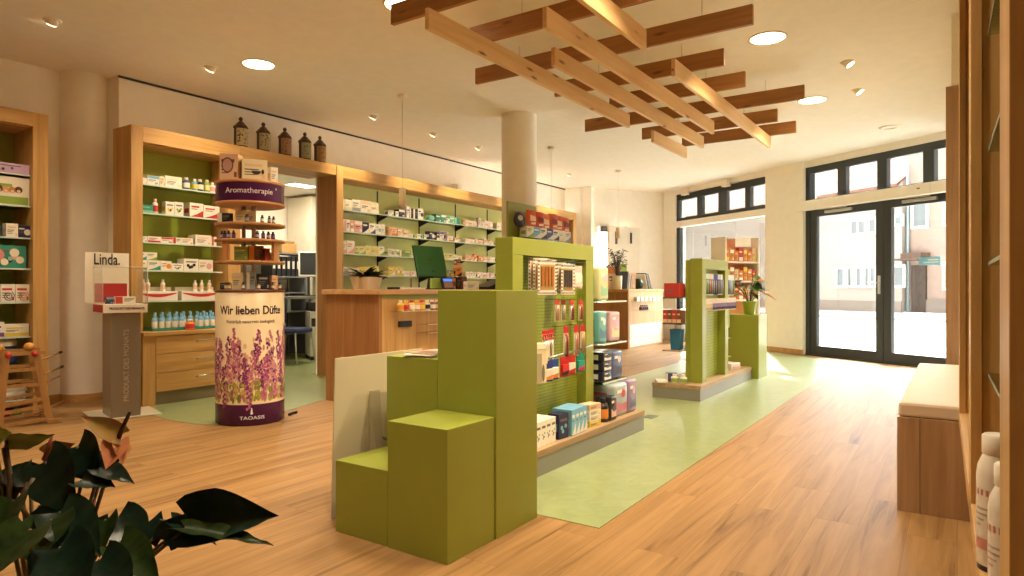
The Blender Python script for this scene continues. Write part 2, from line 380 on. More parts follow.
mb = MB(); mb.box(-2.78, .09, .0, .11, 2.29, 2.44, M_white, .012); mb.box(-2.12, -2.118, .11, .112, 2.29, 2.44, col('#b9b09c')); mb.box(-1.98, -1.94, .109, .113, 2.37, 2.385, M_dark)
hb = mb.build('blind_housing', None, tuple(FP), (0, 0, FROT)); tag(hb, 'long cream housing box mounted above the shop doors', 'door drive')
d3 = Ff('window_2', 'wide shop window with dark transom lights on top', 'window')
mb = MB()
frame_rect(mb, .80, 3.30, 2.43, 2.985, .07, .03, .11, M_anth)
for t, w in ((2.59, .14), (1.94, .22), (1.29, .13)): mb.box(t - w / 2, t + w / 2, -.11, -.03, 2.43, 2.985, M_anth, .003)
mb.box(.8, 3.3, -.11, -.03, 2.86, 2.985, M_anth); mb.box(.8, 3.3, -.11, -.03, 2.43, 2.50, M_anth)
mb.box(3.20, 3.30, -.11, -.03, .1, 2.32, M_anth, .003); mb.box(.80, .86, -.11, -.03, .1, 2.32, M_anth); mb.box(.86, 3.20, -.11, -.03, .1, .17, M_anth); 
part('window_frame', mb, d3)
mb = MB(); mb.box(.8, 3.3, -.12, .03, 2.31, 2.43, M_white, .006); part('crossbar', mb, d3, 'white crossbar under the transom')
mb = MB(); mb.box(.86, 3.24, -.075, -.07, .17, 2.32, M_glass); part('glass_pane', mb, d3)
mb = MB(); mb.box(.86, 3.24, -.075, -.07, 2.49, 2.88, M_glass); part('glass_pane', mb, d3)
for t, w in ((2.93, 'first'), (1.75, 'second')):
    o = thing('window_opener', 'white opener block over %s transom of the wide window, counted from the end wall' % w, 'window opener', tuple(fw(t, -.0, 2.93)), FROT, 'window openers')
    mb = MB(); mb.box(-.075, .075, .0, .10, 0, .14, col('#efe8da'), .008); part('body', mb, o)
    mb = MB(); mb.box(-.32, -.08, .02, .035, .035, .055, M_steel); part('chain_arm', mb, o)

# ------------------------------------------------------------------ street outside
M_canopy = col('#6f5a4e', .9); M_road = col('#a3a3a3', .9); M_pave = col('#a8a49d', .9); M_house = col('#b9aea6', .9); M_stone = col('#9a8d84', .9); M_roof = col('#8f6452', .9)
mb = MB(); a = [fw(-16, WT), fw(18, WT), fw(18, 4.5), fw(-16, 4.5)]; mb.prism([(p.x, p.y) for p in a], -.12, -.02, M_pave); struct('pavement', mb, 'pale sunlit pavement in front of the shop', 'pavement')
mb = MB(); a = [fw(-25, 4.5), fw(30, 4.5), fw(30, 14), fw(-25, 14)]; mb.prism([(p.x, p.y) for p in a], -.2, -.10, M_road); struct('road', mb, 'grey road in bright daylight outside', 'road')
mb = MB(); a = [fw(-25, 14), fw(30, 14), fw(30, 19.3), fw(-25, 19.3)]; mb.prism([(p.x, p.y) for p in a], -.2, -.0, M_pave); struct('pavement', mb, 'far pavement below the houses opposite', 'pavement')
HN = 19.2
def hb_(mb, t0, t1, z0, z1, n0, n1, mat): mb.box(t0, t1, -n1, -n0, z0, z1, mat)
# t of the houses' features found from their place along the facing street line
def house_t(p): return (Vector(p) - FP).dot(FD)
hs = Ff('house', 'pale house opposite with tiled roof and stone plinth', 'house'); del hs['kind']
mb = MB(); hb_(mb, 12.25, 40, 0, 6.0, HN, HN + 8, M_house); part('facade', mb, hs)
mb = MB(); hb_(mb, 12.25, 40, 0, .5, HN - .05, HN, M_stone); part('stone_plinth', mb, hs)
mb = MB(); X = None
mb.add([(12.2, -HN + .4, 5.6), (40, -HN + .4, 5.6), (40, -HN - 5, 9.0), (12.2, -HN - 5, 9.0), (12.2, -HN + .4, 5.75), (40, -HN + .4, 5.75), (40, -HN - 5, 9.15), (12.2, -HN - 5, 9.15)],
       [(0, 1, 2, 3), (7, 6, 5, 4), (0, 4, 5, 1), (1, 5, 6, 2), (2, 6, 7, 3), (3, 7, 4, 0)], M_roof); part('roof', mb, hs)
tcenter = house_t(at(857, 289, 29))
for k, (px0, px1, h0, h1) in enumerate(((843, 872, 1.1, 2.15), (851, 867, 3.85, 4.4), (822, 834, 1.1, 2.15), (780, 795, 1.1, 2.15), (800, 815, 3.6, 4.4), (735, 755, 1.1, 2.15), (700, 718, 1.1, 2.15), (745, 760, 3.6, 4.4))):
    t1 = house_t(at(px0, 289, 29.3)); t0 = house_t(at(px1, 289, 28.4))
    mb = MB(); frame_rect(mb, t0, t1, h0, h1, .12, HN - .06, HN + .02, col('#f1ebe2')); mb.box((t0 + t1) / 2 - .05, (t0 + t1) / 2 + .05, -HN, -HN + .05, h0, h1, col('#f1ebe2')); w = part('window', mb, hs)
    mb = MB(); mb.box(t0 + .1, t1 - .1, -HN - .01, -HN + .015, h0 + .1, h1 - .1, col('#8b9498', .15)); part('pane', mb, w)
h2 = Ff('house', 'pinkish house opposite with dark door under small canopy', 'house'); del h2['kind']
mb = MB(); hb_(mb, -24, 12.2, 0, 7.0, HN + .3, HN + 8, col('#b89f93', .9)); part('facade', mb, h2)
mb = MB(); hb_(mb, -24, 12.2, 0, .6, HN + .22, HN + .3, M_stone); part('stone_plinth', mb, h2)
td1, td0 = 11.95, 11.3
mb = MB(); hb_(mb, td0, td1, 0, 2.1, HN + .2, HN + .3, col('#4f4038')); part('door', mb, h2)
mb = MB(); mb.prism([(td0 - .25, -HN - .3), (td1 + .25, -HN - .3), (td1 + .25, -HN + .7), (td0 - .25, -HN + .7)], 2.3, 2.38, M_canopy); mb.box(td0 - .15, td1 + .15, -HN - .3, -HN + .3, 2.38, 2.62, M_canopy); part('canopy', mb, h2)
mb = MB(); mb.tube([(12.1, -HN - .2, 0), (12.1, -HN - .2, 6.6)], .06, col('#9fb4bb')); dp = mb.build('downpipe', h2)
for k, (t0, t1, h0, h1) in enumerate(((9.6, 10.6, 1.0, 2.2), (9.6, 10.6, 3.7, 4.9), (7.2, 8.2, 1.0, 2.2), (7.2, 8.2, 3.7, 4.9), (11.2, 12.0, 3.7, 4.9))):
    mb = MB(); frame_rect(mb, t0, t1, h0, h1, .12, HN + .22, HN + .32, col('#f1ebe2')); w = part('window', mb, h2)
    mb = MB(); mb.box(t0 + .1, t1 - .1, -HN - .31, -HN - .28, h0 + .1, h1 - .1, col('#8b9498', .15)); part('pane', mb, w)
sg = at(823, 232, 28.6); mb = MB(); mb.box(-.32, .32, -.01, .01, -.13, .13, col('#2f6fc0')); mb.box(-.26, .26, -.013, -.01, -.03, .03, M_lampoff)
o = mb.build('street_sign', None, tuple(FP + FD * house_t(sg) + FO * (HN - .08) + Vector((0, 0, sg.z))), (0, 0, FROT)); tag(o, 'small blue street name plate on the house opposite', 'sign')
mb = MB(); mb.box(-.145, .145, -.002, .002, -.055, .055, col('#7fc4e8')); mb.box(-.12, .02, .002, .0026, .01, .022, M_lampoff); mb.box(-.12, .08, .002, .0026, -.02, -.01, M_lampoff)
tt = -2.0; o = mb.build('door_sticker', None, tuple(fw(tt, .055, 1.05 + (289 - 261) / 660 * 8.72)), (0, 0, FROT)); tag(o, 'light blue sticker on the glass of the shop door', 'sticker')

# ------------------------------------------------------------------ ceiling: lamps, spots, pendants, wooden grid
WARM = (1, .82, .58)
def downlight(x, y, lab, r=.135, power=60, on=True):
    o = thing('ceiling_downlight', lab, 'ceiling lamp', (x, y, CEIL), 0, 'round recessed ceiling lamps')
    mb = MB(); mb.lathe(0, 0, [(r + .012, 0), (r + .016, -.006), (r, -.008), (r - .004, -.002)], col('#efe7d8', .5), 32); part('rim', mb, o)
    mb = MB(); mb.cyl(0, 0, -.004, -.002, r - .004, M_lamp, 32); part('diffuser', mb, o, 'glowing diffuser')
    l = bpy.data.lights.new('downlight', 'AREA'); l.shape = 'DISK'; l.size = r * 1.8; l.spread = R(130); l.energy = power; l.color = WARM
    lo = bpy.data.objects.new('downlight_glow', l); COL.objects.link(lo); lo.location = (0, 0, -.03); lo.parent = o
PW = 14
downlight(3.66, 5.23, 'large round glowing ceiling lamp before the wall with the five jars', power=PW)
downlight(5.58, 1.27, 'large round glowing ceiling lamp beside the slatted wood grid', power=PW)
downlight(7.68, 1.29, 'round glowing ceiling lamp partly behind the end of a grid slat', power=PW)
downlight(3.47, 3.27, 'round ceiling lamp half hidden by the first brown grid slat', power=PW)
for x, y in ((1.4, 3.4), (1.4, 5.23), (3.5, 1.28), (1.4, 1.28)): downlight(x, y, 'unseen round ceiling lamp further back over the shop floor', power=PW if y < 2 else 9)  # unseen lamps continuing the lamp rows, put in for foreground light
def spot(x, y, lab, tilt, group='small adjustable ceiling spots', e=0):
    o = thing('ceiling_spot', lab, 'spotlight', (x, y, CEIL), tilt, group)
    mb = MB(); mb.lathe(0, 0, [(.062, 0), (.062, -.006), (.048, -.008)], col('#f3ead9', .5), 24); part('rim', mb, o)
    mb = MB(); X = Matrix.Rotation(R(35), 4, 'X'); mb.lathe(0, 0, [(.042, .02), (.044, -.03), (.036, -.034)], col('#f3ead9', .5), 20, X=X); h = part('lamp_head', mb, o)
    mb = MB(); mb.cyl(0, 0, -.037, -.034, .034, M_lamp, 20, X=X); part('lens', mb, o)
    if e:
        l = bpy.data.lights.new('spot', 'SPOT'); l.energy = e; l.spot_size = R(76); l.spot_blend = .8; l.color = (1, .78, .48); l.shadow_soft_size = .04
        lo = bpy.data.objects.new('spot_glow', l); COL.objects.link(lo); lo.parent = o; lo.location = (0, .04, -.08); lo.rotation_euler = (R(26), 0, 0)
for k, x in enumerate((2.19, 3.47, 5.5, 6.57, 7.54, 9.0, 10.2)):
    spot(x, 5.66, '%s small ceiling spot along the shelving wall, counted from the far-off round column' % ('first', 'second', 'third', 'fourth', 'fifth', 'sixth', 'seventh')[k] if False else
         '%s small ceiling spot in the row along the oak shelving wall' % ('first', 'second', 'third', 'fourth', 'fifth', 'sixth', 'seventh')[k], 0, 'ceiling spots along the shelving wall', 10 if x < 5 else 30)
spot(6.57, .81, 'small ceiling spot nearer the oak shelf, before the shop doors', PI, 'ceiling spots before the doors', 14)
spot(7.55, .84, 'second small ceiling spot, closer to the shop doors', PI, 'ceiling spots before the doors', 14)
for x, a in ((1.6, PI), (2.5, .35), (3.5, 0), (4.4, 0)): spot(x, .82, 'small added ceiling spot out of view over the aisle beside the oak display shelf', a, 'added ceiling spots over the aisle', 30 if x < 2 else 70)  # unseen spots added to light the oak shelf and green stands
mb = MB(); mb.lathe(0, 0, [(.12, 0), (.12, -.01), (.07, -.016), (.07, -.004)], col('#efe6d6'), 28)
o = mb.build('ceiling_speaker', None, (9.5, .70, CEIL)); tag(o, 'flat round ceiling ring just before the shop doors', 'ceiling speaker')
M_shade = clear('frosted_shade', '#f2e3c8', .6, rough=.2)
for k, x in enumerate((5.08, 8.13, 10.38)):
    o = thing('pendant_lamp', '%s slim pendant lamp on a thin wire over the counters' % ('first', 'second', 'third')[k], 'pendant lamp', (x, 4.81, CEIL), 0, 'pendant lamps over the counters')
    mb = MB(); mb.cyl(0, 0, -.035, 0, .045, col('#efe6d6'), 20, .05); part('canopy', mb, o)
    mb = MB(); mb.tube([(0, 0, -.03), (0, 0, -1.0)], .0022, col('#c9bfa8'), 6); part('wire', mb, o)
    mb = MB(); mb.lathe(0, 0, [(.012, -.97), (.036, -.985), (.038, -1.16), (.036, -1.16)], col('#e9d6b4', .35), 20); part('shade', mb, o)

# the hanging grid: seven pale slats one way under eight brown slats the other way
LOW = [(2.79, 3.17, 6.27), (2.16, 3.57, 7.03), (2.475, 4.21, 7.67), (1.825, 4.94, 8.09), (1.79, .9, 4.29), (2.84, 7.03, 8.14)]
words = ['first', 'second', 'third', 'fourth', 'fifth', 'sixth', 'seventh', 'eighth', 'ninth', 'tenth', 'eleventh', 'twelfth']
g = thing('slat_ceiling_grid', 'hanging ceiling grid of crossed pine slats above the green stands', 'ceiling grid', (5.6, 2.3, 2.70))
for k, (v, a, b) in enumerate(LOW):
    mb = MB(); mb.box(-(b - a) / 2, (b - a) / 2, -.016, .016, 0, .135, M_pine, .002); mb.build('slat', g, ((a + b) / 2 - 5.6, v - 2.3, 0))
UP = [(3.25, .2, 3.17), (3.86, .7, 2.97), (4.60, 1.14, 3.48), (5.315, 1.54, 3.10), (5.98, 1.55, 2.86), (6.68, 1.19, 3.50), (7.41, 1.585, 3.12), (8.06, 1.525, 2.86)]
for k, (u, a, b) in enumerate(UP):
    mb = MB(); mb.box(-.016, .016, -(b - a) / 2, (b - a) / 2, .135, .27, M_pine2, .002); sl = mb.build('cross_slat', g, (u - 5.6, (a + b) / 2 - 2.3, 0)); sl['label'] = 'brown slat'
    for y in (a + .35, b - .45):
        mb = MB(); mb.tube([(0, 0, .27), (0, 0, CEIL - 2.70)], .0025, col('#bdb4a2'), 6); mb.build('wire', g, (u - 5.6, y - 2.3, 0))

# ------------------------------------------------------------------ goods: cartons and bottles
NAMES = {'#ece6d8': 'white', '#f3efe6': 'white', '#e8dcb4': 'cream', '#3f4f8f': 'blue', '#23264f': 'navy', '#6d4a8f': 'purple', '#2f8f7c': 'teal', '#7fc2a6': 'mint', '#c63a34': 'red', '#e08a3a': 'orange', '#e2c94a': 'yellow',
         '#8fae4a': 'green', '#e3a9a4': 'pink', '#e8c2a0': 'peach', '#79b3d6': 'light blue', '#1d1b22': 'black', '#9aa0a4': 'grey', '#7a4a34': 'brown', '#b52c6a': 'magenta', '#d9d39a': 'pale yellow', '#c9a9d0': 'lilac'}
W, W2, CR, BL, NV, PU, TE, MI, RE, OR, YE, GR, PI_, PE, LB, BK, GY, BR, MG, PY, LI = NAMES.keys()
INK = '#6f6a66'
_cache = {}
def carton_mesh(w, d, h, base, acc, style):
    k = ('c', w, d, h, base, acc, style)
    if k in _cache: return _cache[k]
    mb = MB(); bm = col(base, .45); am = col(acc, .45); ink = col(INK, .6)
    mb.box(-w / 2, w / 2, 0, d, 0, h, bm, min(.002, w * .02, h * .03))
    e = -.0008; e2 = -.0014
    def pr(x0, x1, z0, z1, m, y=e): mb.q([(x0 * w - w / 2, y, z0 * h), (x1 * w - w / 2, y, z0 * h), (x1 * w - w / 2, y, z1 * h), (x0 * w - w / 2, y, z1 * h)], m)
    def disc(cx, cz, r, m, y=e): mb.q([(cx * w - w / 2 + r * math.cos(2 * PI * i / 14), y, cz * h + r * math.sin(2 * PI * i / 14)) for i in range(14)], m)
    if style == 'band': pr(.02, .98, .03, .30, am); pr(.1, .75, .62, .74, am); pr(.1, .6, .48, .53, ink); pr(.1, .45, .39, .43, ink)
    elif style == 'top': pr(.02, .98, .68, .97, am); pr(.1, .7, .48, .56, ink); pr(.1, .5, .36, .41, ink); pr(.65, .9, .1, .3, am)
    elif style == 'swoosh':
        mb.q([(-w / 2 + .02 * w, e, .03 * h), (w / 2 - .02 * w, e, .03 * h), (w / 2 - .02 * w, e, .5 * h), (0, e, .22 * h)], am); pr(.1, .7, .68, .8, am); pr(.1, .55, .55, .6, ink)
    elif style == 'disc': disc(.72, .45, min(w, h) * .27, am); pr(.08, .5, .66, .78, am); pr(.08, .45, .5, .55, ink); pr(.08, .4, .38, .42, ink)
    elif style == 'side': pr(.02, .36, .03, .97, am); pr(.44, .92, .6, .72, ink); pr(.44, .8, .45, .51, ink); pr(.44, .7, .32, .37, ink)
    elif style == 'dots':
        for cx, cz, m in ((.3, .45, am), (.55, .36, col('#2b2622')), (.7, .5, am), (.42, .3, am)): disc(cx, cz, min(w, h) * .13, m)
        pr(.15, .85, .7, .8, ink)
    else: pr(.1, .8, .66, .78, am); pr(.1, .65, .48, .54, ink); pr(.1, .55, .36, .41, ink); pr(.1, .5, .25, .29, ink); pr(.78, .92, .1, .3, am)
    # side panel print
    mb.q([(-w / 2 - e * -1, d * .15, h * .3), (-w / 2 - .0008, d * .15, h * .62), (-w / 2 - .0008, d * .85, h * .62), (-w / 2 - .0008, d * .85, h * .3)], am)
    _cache[k] = mb.mesh('carton'); return _cache[k]
def bottle_mesh(r, h, base, acc, cap):
    k = ('b', r, h, base, acc, cap)
    if k in _cache: return _cache[k]
    mb = MB(); b = col(base, .3)
    mb.lathe(0, 0, [(r * .92, 0), (r, h * .03), (r, h * .62), (r * .9, h * .70), (r * .45, h * .78), (r * .42, h * .80)], b, 16)
    mb.lathe(0, 0, [(r * .52, h * .79), (r * .55, h * .80), (r * .55, h * .985), (r * .5, h)], col(cap, .4), 16)
    mb.lathe(0, 0, [(r * 1.01, h * .15), (r * 1.012, h * .16), (r * 1.012, h * .54), (r * 1.01, h * .55)], col(acc, .45), 16)
    _cache[k] = mb.mesh('bottle'); return _cache[k]
STY = {'band': 'low band', 'top': 'top band', 'swoosh': 'swoosh', 'disc': 'disc', 'side': 'side stripe', 'dots': 'dots', 'lines': 'print'}
def place(me, name, lab, cat, loc, rz=0, group=None):
    o = bpy.data.objects.new(name, me); COL.objects.link(o); o.location = loc; o.rotation_euler = (0, 0, rz); return tag(o, lab, cat, group)
def fill(spec, u0, y, z, where, group, gap=.004, rz=0):
    """spec: rows of (kind, width, height, base, accent, style-or-cap[, depth]); laid from u0 on"""
    u = u0; n = 0
    for s in spec:
        kind, w, h = s[0], s[1], s[2]
        if kind == 'gap': u += w; continue
        base, acc, st = s[3:6]; n += 1
        a, b = NAMES[base], NAMES.get(acc, 'plain')
        if kind == 'c':
            dpt = s[6] if len(s) > 6 else min(.16, max(.05, w * .8))
            lab = '%s carton with %s %s, %s along %s' % (a, b, STY[st], words[n - 1], where)
            place(carton_mesh(w, dpt, h, base, acc, st), 'medicine_carton', lab, 'carton', (u + w / 2, y, z), rz, group)
        else:
            lab = '%s bottle with %s label, %s along %s' % (a, b, words[n - 1], where)
            place(bottle_mesh(w / 2, h, base, acc, st), 'bottle', lab, 'bottle', (u + w / 2, y + w / 2 + .006, z), rz, group)
        u += w + gap
    return u

SH = [2.02, 1.755, 1.485, 1.225, .94]     # the shelf heights shared by all wall shelving
SHW = ['top', 'second', 'third', 'fourth', 'fifth', 'lowest']
def shelf(parent, x0, x1, y0, y1, z, bracket=None):
    mb = MB(); mb.box(x0, x1, y0, y1, z - .010, z, M_shelfglass); mb.box(x0, x1, y0 - .003, y0, z - .012, z, M_edge)
    s = part('shelf', mb, parent)
    return s
def bracket(parent, x, y0, y1, z):
    mb = MB(); mb.add([(x - .008, y1, z - .012), (x - .008, y0 + .03, z - .012), (x - .008, y0 + .03, z - .022), (x - .008, y1, z - .085), (x + .008, y1, z - .012), (x + .008, y0 + .03, z - .012), (x + .008, y0 + .03, z - .022), (x + .008, y1, z - .085)],
        [(0, 1, 2, 3), (7, 6, 5, 4), (0, 4, 5, 1), (1, 5, 6, 2), (2, 6, 7, 3), (3, 7, 4, 0)], M_black)
    part('bracket', mb, parent)

# --- shelving bay beside the column
c1 = thing('wall_shelving', 'oak framed shelving bay with green back beside the passage', 'shelving', (3.43, 6.1, 0))
def L(x0, x1, y0, y1, z0, z1, m, b=0): return MB().box(x0 - 3.43, x1 - 3.43, y0 - 6.1, y1 - 6.1, z0, z1, m, b)
part('side_panel', L(2.977, 3.0, 6.1, 6.43, 0, 2.52, M_wz, .002), c1); part('stile', L(3.0, 3.08, 6.1, 6.14, .667, 2.52, M_wz, .002), c1)
part('stile', L(3.92, 4.06, 6.1, 6.14, .667, 2.38, M_wz, .002), c1); part('side_panel', L(3.92, 4.06, 6.14, 6.44, .667, 2.38, M_wz), c1)
part('top_rail', L(3.08, 4.06, 6.1, 6.13, 2.38, 2.52, M_wx, .002), c1); part('top_board', L(3.0, 4.06, 6.13, 6.43, 2.36, 2.52, M_wx), c1)
part('back_panel', L(3.0, 3.92, 6.40, 6.43, .667, 2.38, M_greenback), c1)
for z in SH: shelf(c1, 3.05 - 3.43, 3.92 - 3.43, .10, .30, z)
w1 = lambda k: '%s shelf next to column' % SHW[k]
fill([('c', .085, .055, W, CR, 'lines'), ('c', .11, .085, W, LB, 'top'), ('c', .05, .09, CR, GY, 'lines'), ('c', .16, .105, W, CR, 'lines'), ('gap', .03, 0), ('b', .065, .12, BL, W, W), ('gap', .02, 0), ('b', .05, .115, LB, YE, W), ('b', .062, .12, NV, W, W), ('gap', .01, 0), ('b', .052, .125, GR, PY, W), ('b', .05, .105, W, PI_, W), ('b', .05, .1, W, RE, W)], 3.085, 6.21, SH[0], w1(0), 'goods on the bay next to the column')
fill([('c', .13, .075, TE, MI, 'band'), ('b', .055, .14, W, RE, PE), ('gap', .012, 0), ('gap', .04, 0), ('c', .085, .125, W, YE, 'dots'), ('c', .085, .13, W, GR, 'dots'), ('gap', .06, 0), ('c', .14, .14, W, RE, 'swoosh'), ('c', .17, .13, W, RE, 'swoosh')], 3.10, 6.21, SH[1], w1(1), 'goods on the bay next to the column')
fill([('c', .085, .05, W, GY, 'lines'), ('c', .12, .055, W, RE, 'band'), ('c', .11, .055, W, RE, 'top'), ('c', .075, .06, W, RE, 'side'), ('c', .12, .06, W, OR, 'lines'), ('gap', .02, 0), ('c', .17, .10, W, PE, 'lines'), ('c', .05, .09, W, RE, 'side')], 3.09, 6.21, SH[2], w1(2), 'goods on the bay next to the column')
fill([('c', .09, .09, W, GR, 'band'), ('c', .12, .09, W, TE, 'swoosh'), ('c', .10, .09, W, OR, 'disc'), ('c', .11, .07, W, GY, 'dots'), ('c', .15, .12, W, BK, 'dots'), ('c', .15, .115, W, PI_, 'disc')], 3.085, 6.21, SH[3], w1(3), 'goods on the bay next to the column')
for k, (x, w, col2) in enumerate(((3.13, .085, TE), (3.22, .10, GR))):
    place(carton_mesh(w, .1, .075, W, col2, 'swoosh'), 'medicine_carton', 'small white carton with %s swoosh stacked %s on the fourth shelf near the column' % (NAMES[col2], ('first', 'second')[k]), 'carton', (x, 6.215, SH[3] + .0905), 0, 'goods on the bay next to the column')
for k, (x, w) in enumerate(((3.27, .38), (3.70, .40))):
    o = thing('counter_display', 'white display tray with red swoosh on fifth shelf, %s one' % ('left and wider looking', 'right')[k] if False else 'white display tray with red swoosh, %s on the fifth shelf' % ('next to the column end' if k == 0 else 'next to the passage end'), 'display tray', (x, 6.205, SH[4]), 0, 'swoosh display trays')
    mb = MB(); mb.box(-w / 2, w / 2, 0, .16, 0, .09, col(W), .003); mb.box(-w / 2, w / 2, .12, .16, .09, .13, col(W)); part('tray', mb, o)
    mb = MB(); n = 10
    mb.q([(-w / 2 + .01 + (w - .02) * i / n, -.001, .02 + .045 * (1 - math.sin(PI * i / n)) * .8 + .012) for i in range(n + 1)] + [(w / 2 - .01, -.001, .02 + .012), ][:0] + [(w / 2 - .01 - (w - .02) * i / n, -.001, .075 - .012 * math.sin(PI * i / n)) for i in range(n + 1)], col(RE)); part('swoosh_print', mb, o)
    mb = MB()
for k, x in enumerate((3.16, 3.2, 3.34, 3.66, 3.73, 3.81)):
    place(bottle_mesh(.02, .11, W, PE, W), 'bottle', 'small white bottle with peach label, %s above the swoosh trays' % words[k], 'bottle', (x, 6.25, SH[4] + .0895), 0, 'white bottles in the swoosh trays')
# drawer unit under it
c2 = thing('drawer_cabinet', 'low oak drawer unit with three drawers under the shelving bay', 'drawer unit', (3.45, 5.95, 0))
def L2(x0, x1, y0, y1, z0, z1, m, b=0): return MB().box(x0 - 3.45, x1 - 3.45, y0 - 5.95, y1 - 5.95, z0, z1, m, b)
part('worktop', L2(3.001, 4.06, 5.93, 6.4, .63, .665, M_wx, .003), c2); part('side_panel', L2(3.001, 3.115, 5.95, 6.4, 0, .63, M_wz, .002), c2)
part('plinth', L2(3.115, 4.06, 6.0, 6.4, 0, .12, col('#8d8168', .5)), c2); part('carcass', L2(3.115, 4.06, 5.972, 6.4, .12, .63, M_wx), c2)
for z0, z1, zh in ((.125, .29, .235), (.295, .46, .40), (.465, .622, .57)):
    dr = part('drawer', L2(3.12, 4.055, 5.95, 5.97, z0, z1, M_wx, .002), c2)
    mb = MB(); zz = zh
    mb.tube([(3.50 - 3.45, .0, zz - .012), (3.50 - 3.45, -.025, zz), (3.70 - 3.45, -.025, zz), (3.70 - 3.45, .0, zz - .012)], .006, M_steel); part('handle', mb, dr)
mb = MB(); mb.box(-.33, .45, 0, .2, 0, .004, col(TE)); mb.box(-.33, .45, 0, .004, 0, .028, col(TE)); mb.box(-.33, -.326, 0, .2, 0, .028, col(TE)); mb.box(.446, .45, 0, .2, 0, .028, col(TE))
tr = mb.build('display_tray', None, (3.46, 6.03, .665)); tag(tr, 'flat teal tray holding the light blue bottles on the drawer unit', 'tray')
k = 0
for i in range(12):
    if i in (5, 6): continue
    place(bottle_mesh(.023, .15, LB, W, LB), 'bottle', 'light blue bottle with white label, %s in the teal tray' % words[k], 'bottle', (3.165 + i * .063, 6.065, .6695), 0, 'light blue bottles in the teal tray'); k += 1
for i in range(10):
    place(bottle_mesh(.023, .165, LB, W, LB), 'bottle', 'light blue bottle with white label, %s in rear row of teal tray' % words[i], 'bottle', (3.2 + i * .068, 6.125, .6695), 0, 'light blue bottles in the teal tray')
place(bottle_mesh(.042, .10, OR, RE, W), 'jar', 'orange jar standing before the light blue bottles', 'jar', (3.455, 5.985, .666))

# --- passage surround and long wall shelving behind the counter
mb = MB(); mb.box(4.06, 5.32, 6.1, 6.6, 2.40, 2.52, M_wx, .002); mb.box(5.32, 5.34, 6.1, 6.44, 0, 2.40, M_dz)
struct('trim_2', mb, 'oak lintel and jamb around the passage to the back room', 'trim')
c3 = thing('wall_shelving', 'long oak framed shelving wall with green back behind the counter', 'shelving', (5.4, 6.1, 0))
def L3(x0, x1, y0, y1, z0, z1, m, b=0): return MB().box(x0 - 5.4, x1 - 5.4, y0 - 6.1, y1 - 6.1, z0, z1, m, b)
part('stile', L3(5.325, 5.425, 6.095, 6.14, 0, 2.52, M_wz, .002), c3); part('side_panel', L3(5.345, 5.425, 6.14, 6.43, 0, 2.40, M_wz), c3)
part('top_rail', L3(5.425, 11.14, 6.1, 6.13, 2.38, 2.52, M_wx, .002), c3); part('top_board', L3(5.42, 11.14, 6.13, 6.43, 2.37, 2.52, M_wx), c3)
part('stile', L3(11.14, 11.26, 6.1, 6.14, 0, 2.52, M_wz, .002), c3); part('side_panel', L3(11.22, 11.26, 6.14, 6.43, 0, 2.52, M_wz), c3)
seams = [5.425, 6.28, 7.10, 7.926, 8.755, 9.58, 10.41, 11.22]
for a, b in zip(seams, seams[1:]):
    part('back_panel', L3(a + .004, b - .004, 6.40, 6.43, .1, 2.38, M_greenwall), c3)
    for z in SH: shelf(c3, a - 5.4 + .002, b - 5.4 - .002, .10, .298, z)
for x in seams[1:-1]:
    mb = MB(); mb.box(x - 5.4 - .009, x - 5.4 + .009, .292, .303, .2, 2.35, M_black); part('rail', mb, c3)
    for z in SH: bracket(c3, x - 5.4, .09, .30, z)
rb = part('base_cabinet', L3(5.425, 11.14, 6.05, 6.40, .0, .66, M_wx), c3)
rng = random.Random(4)
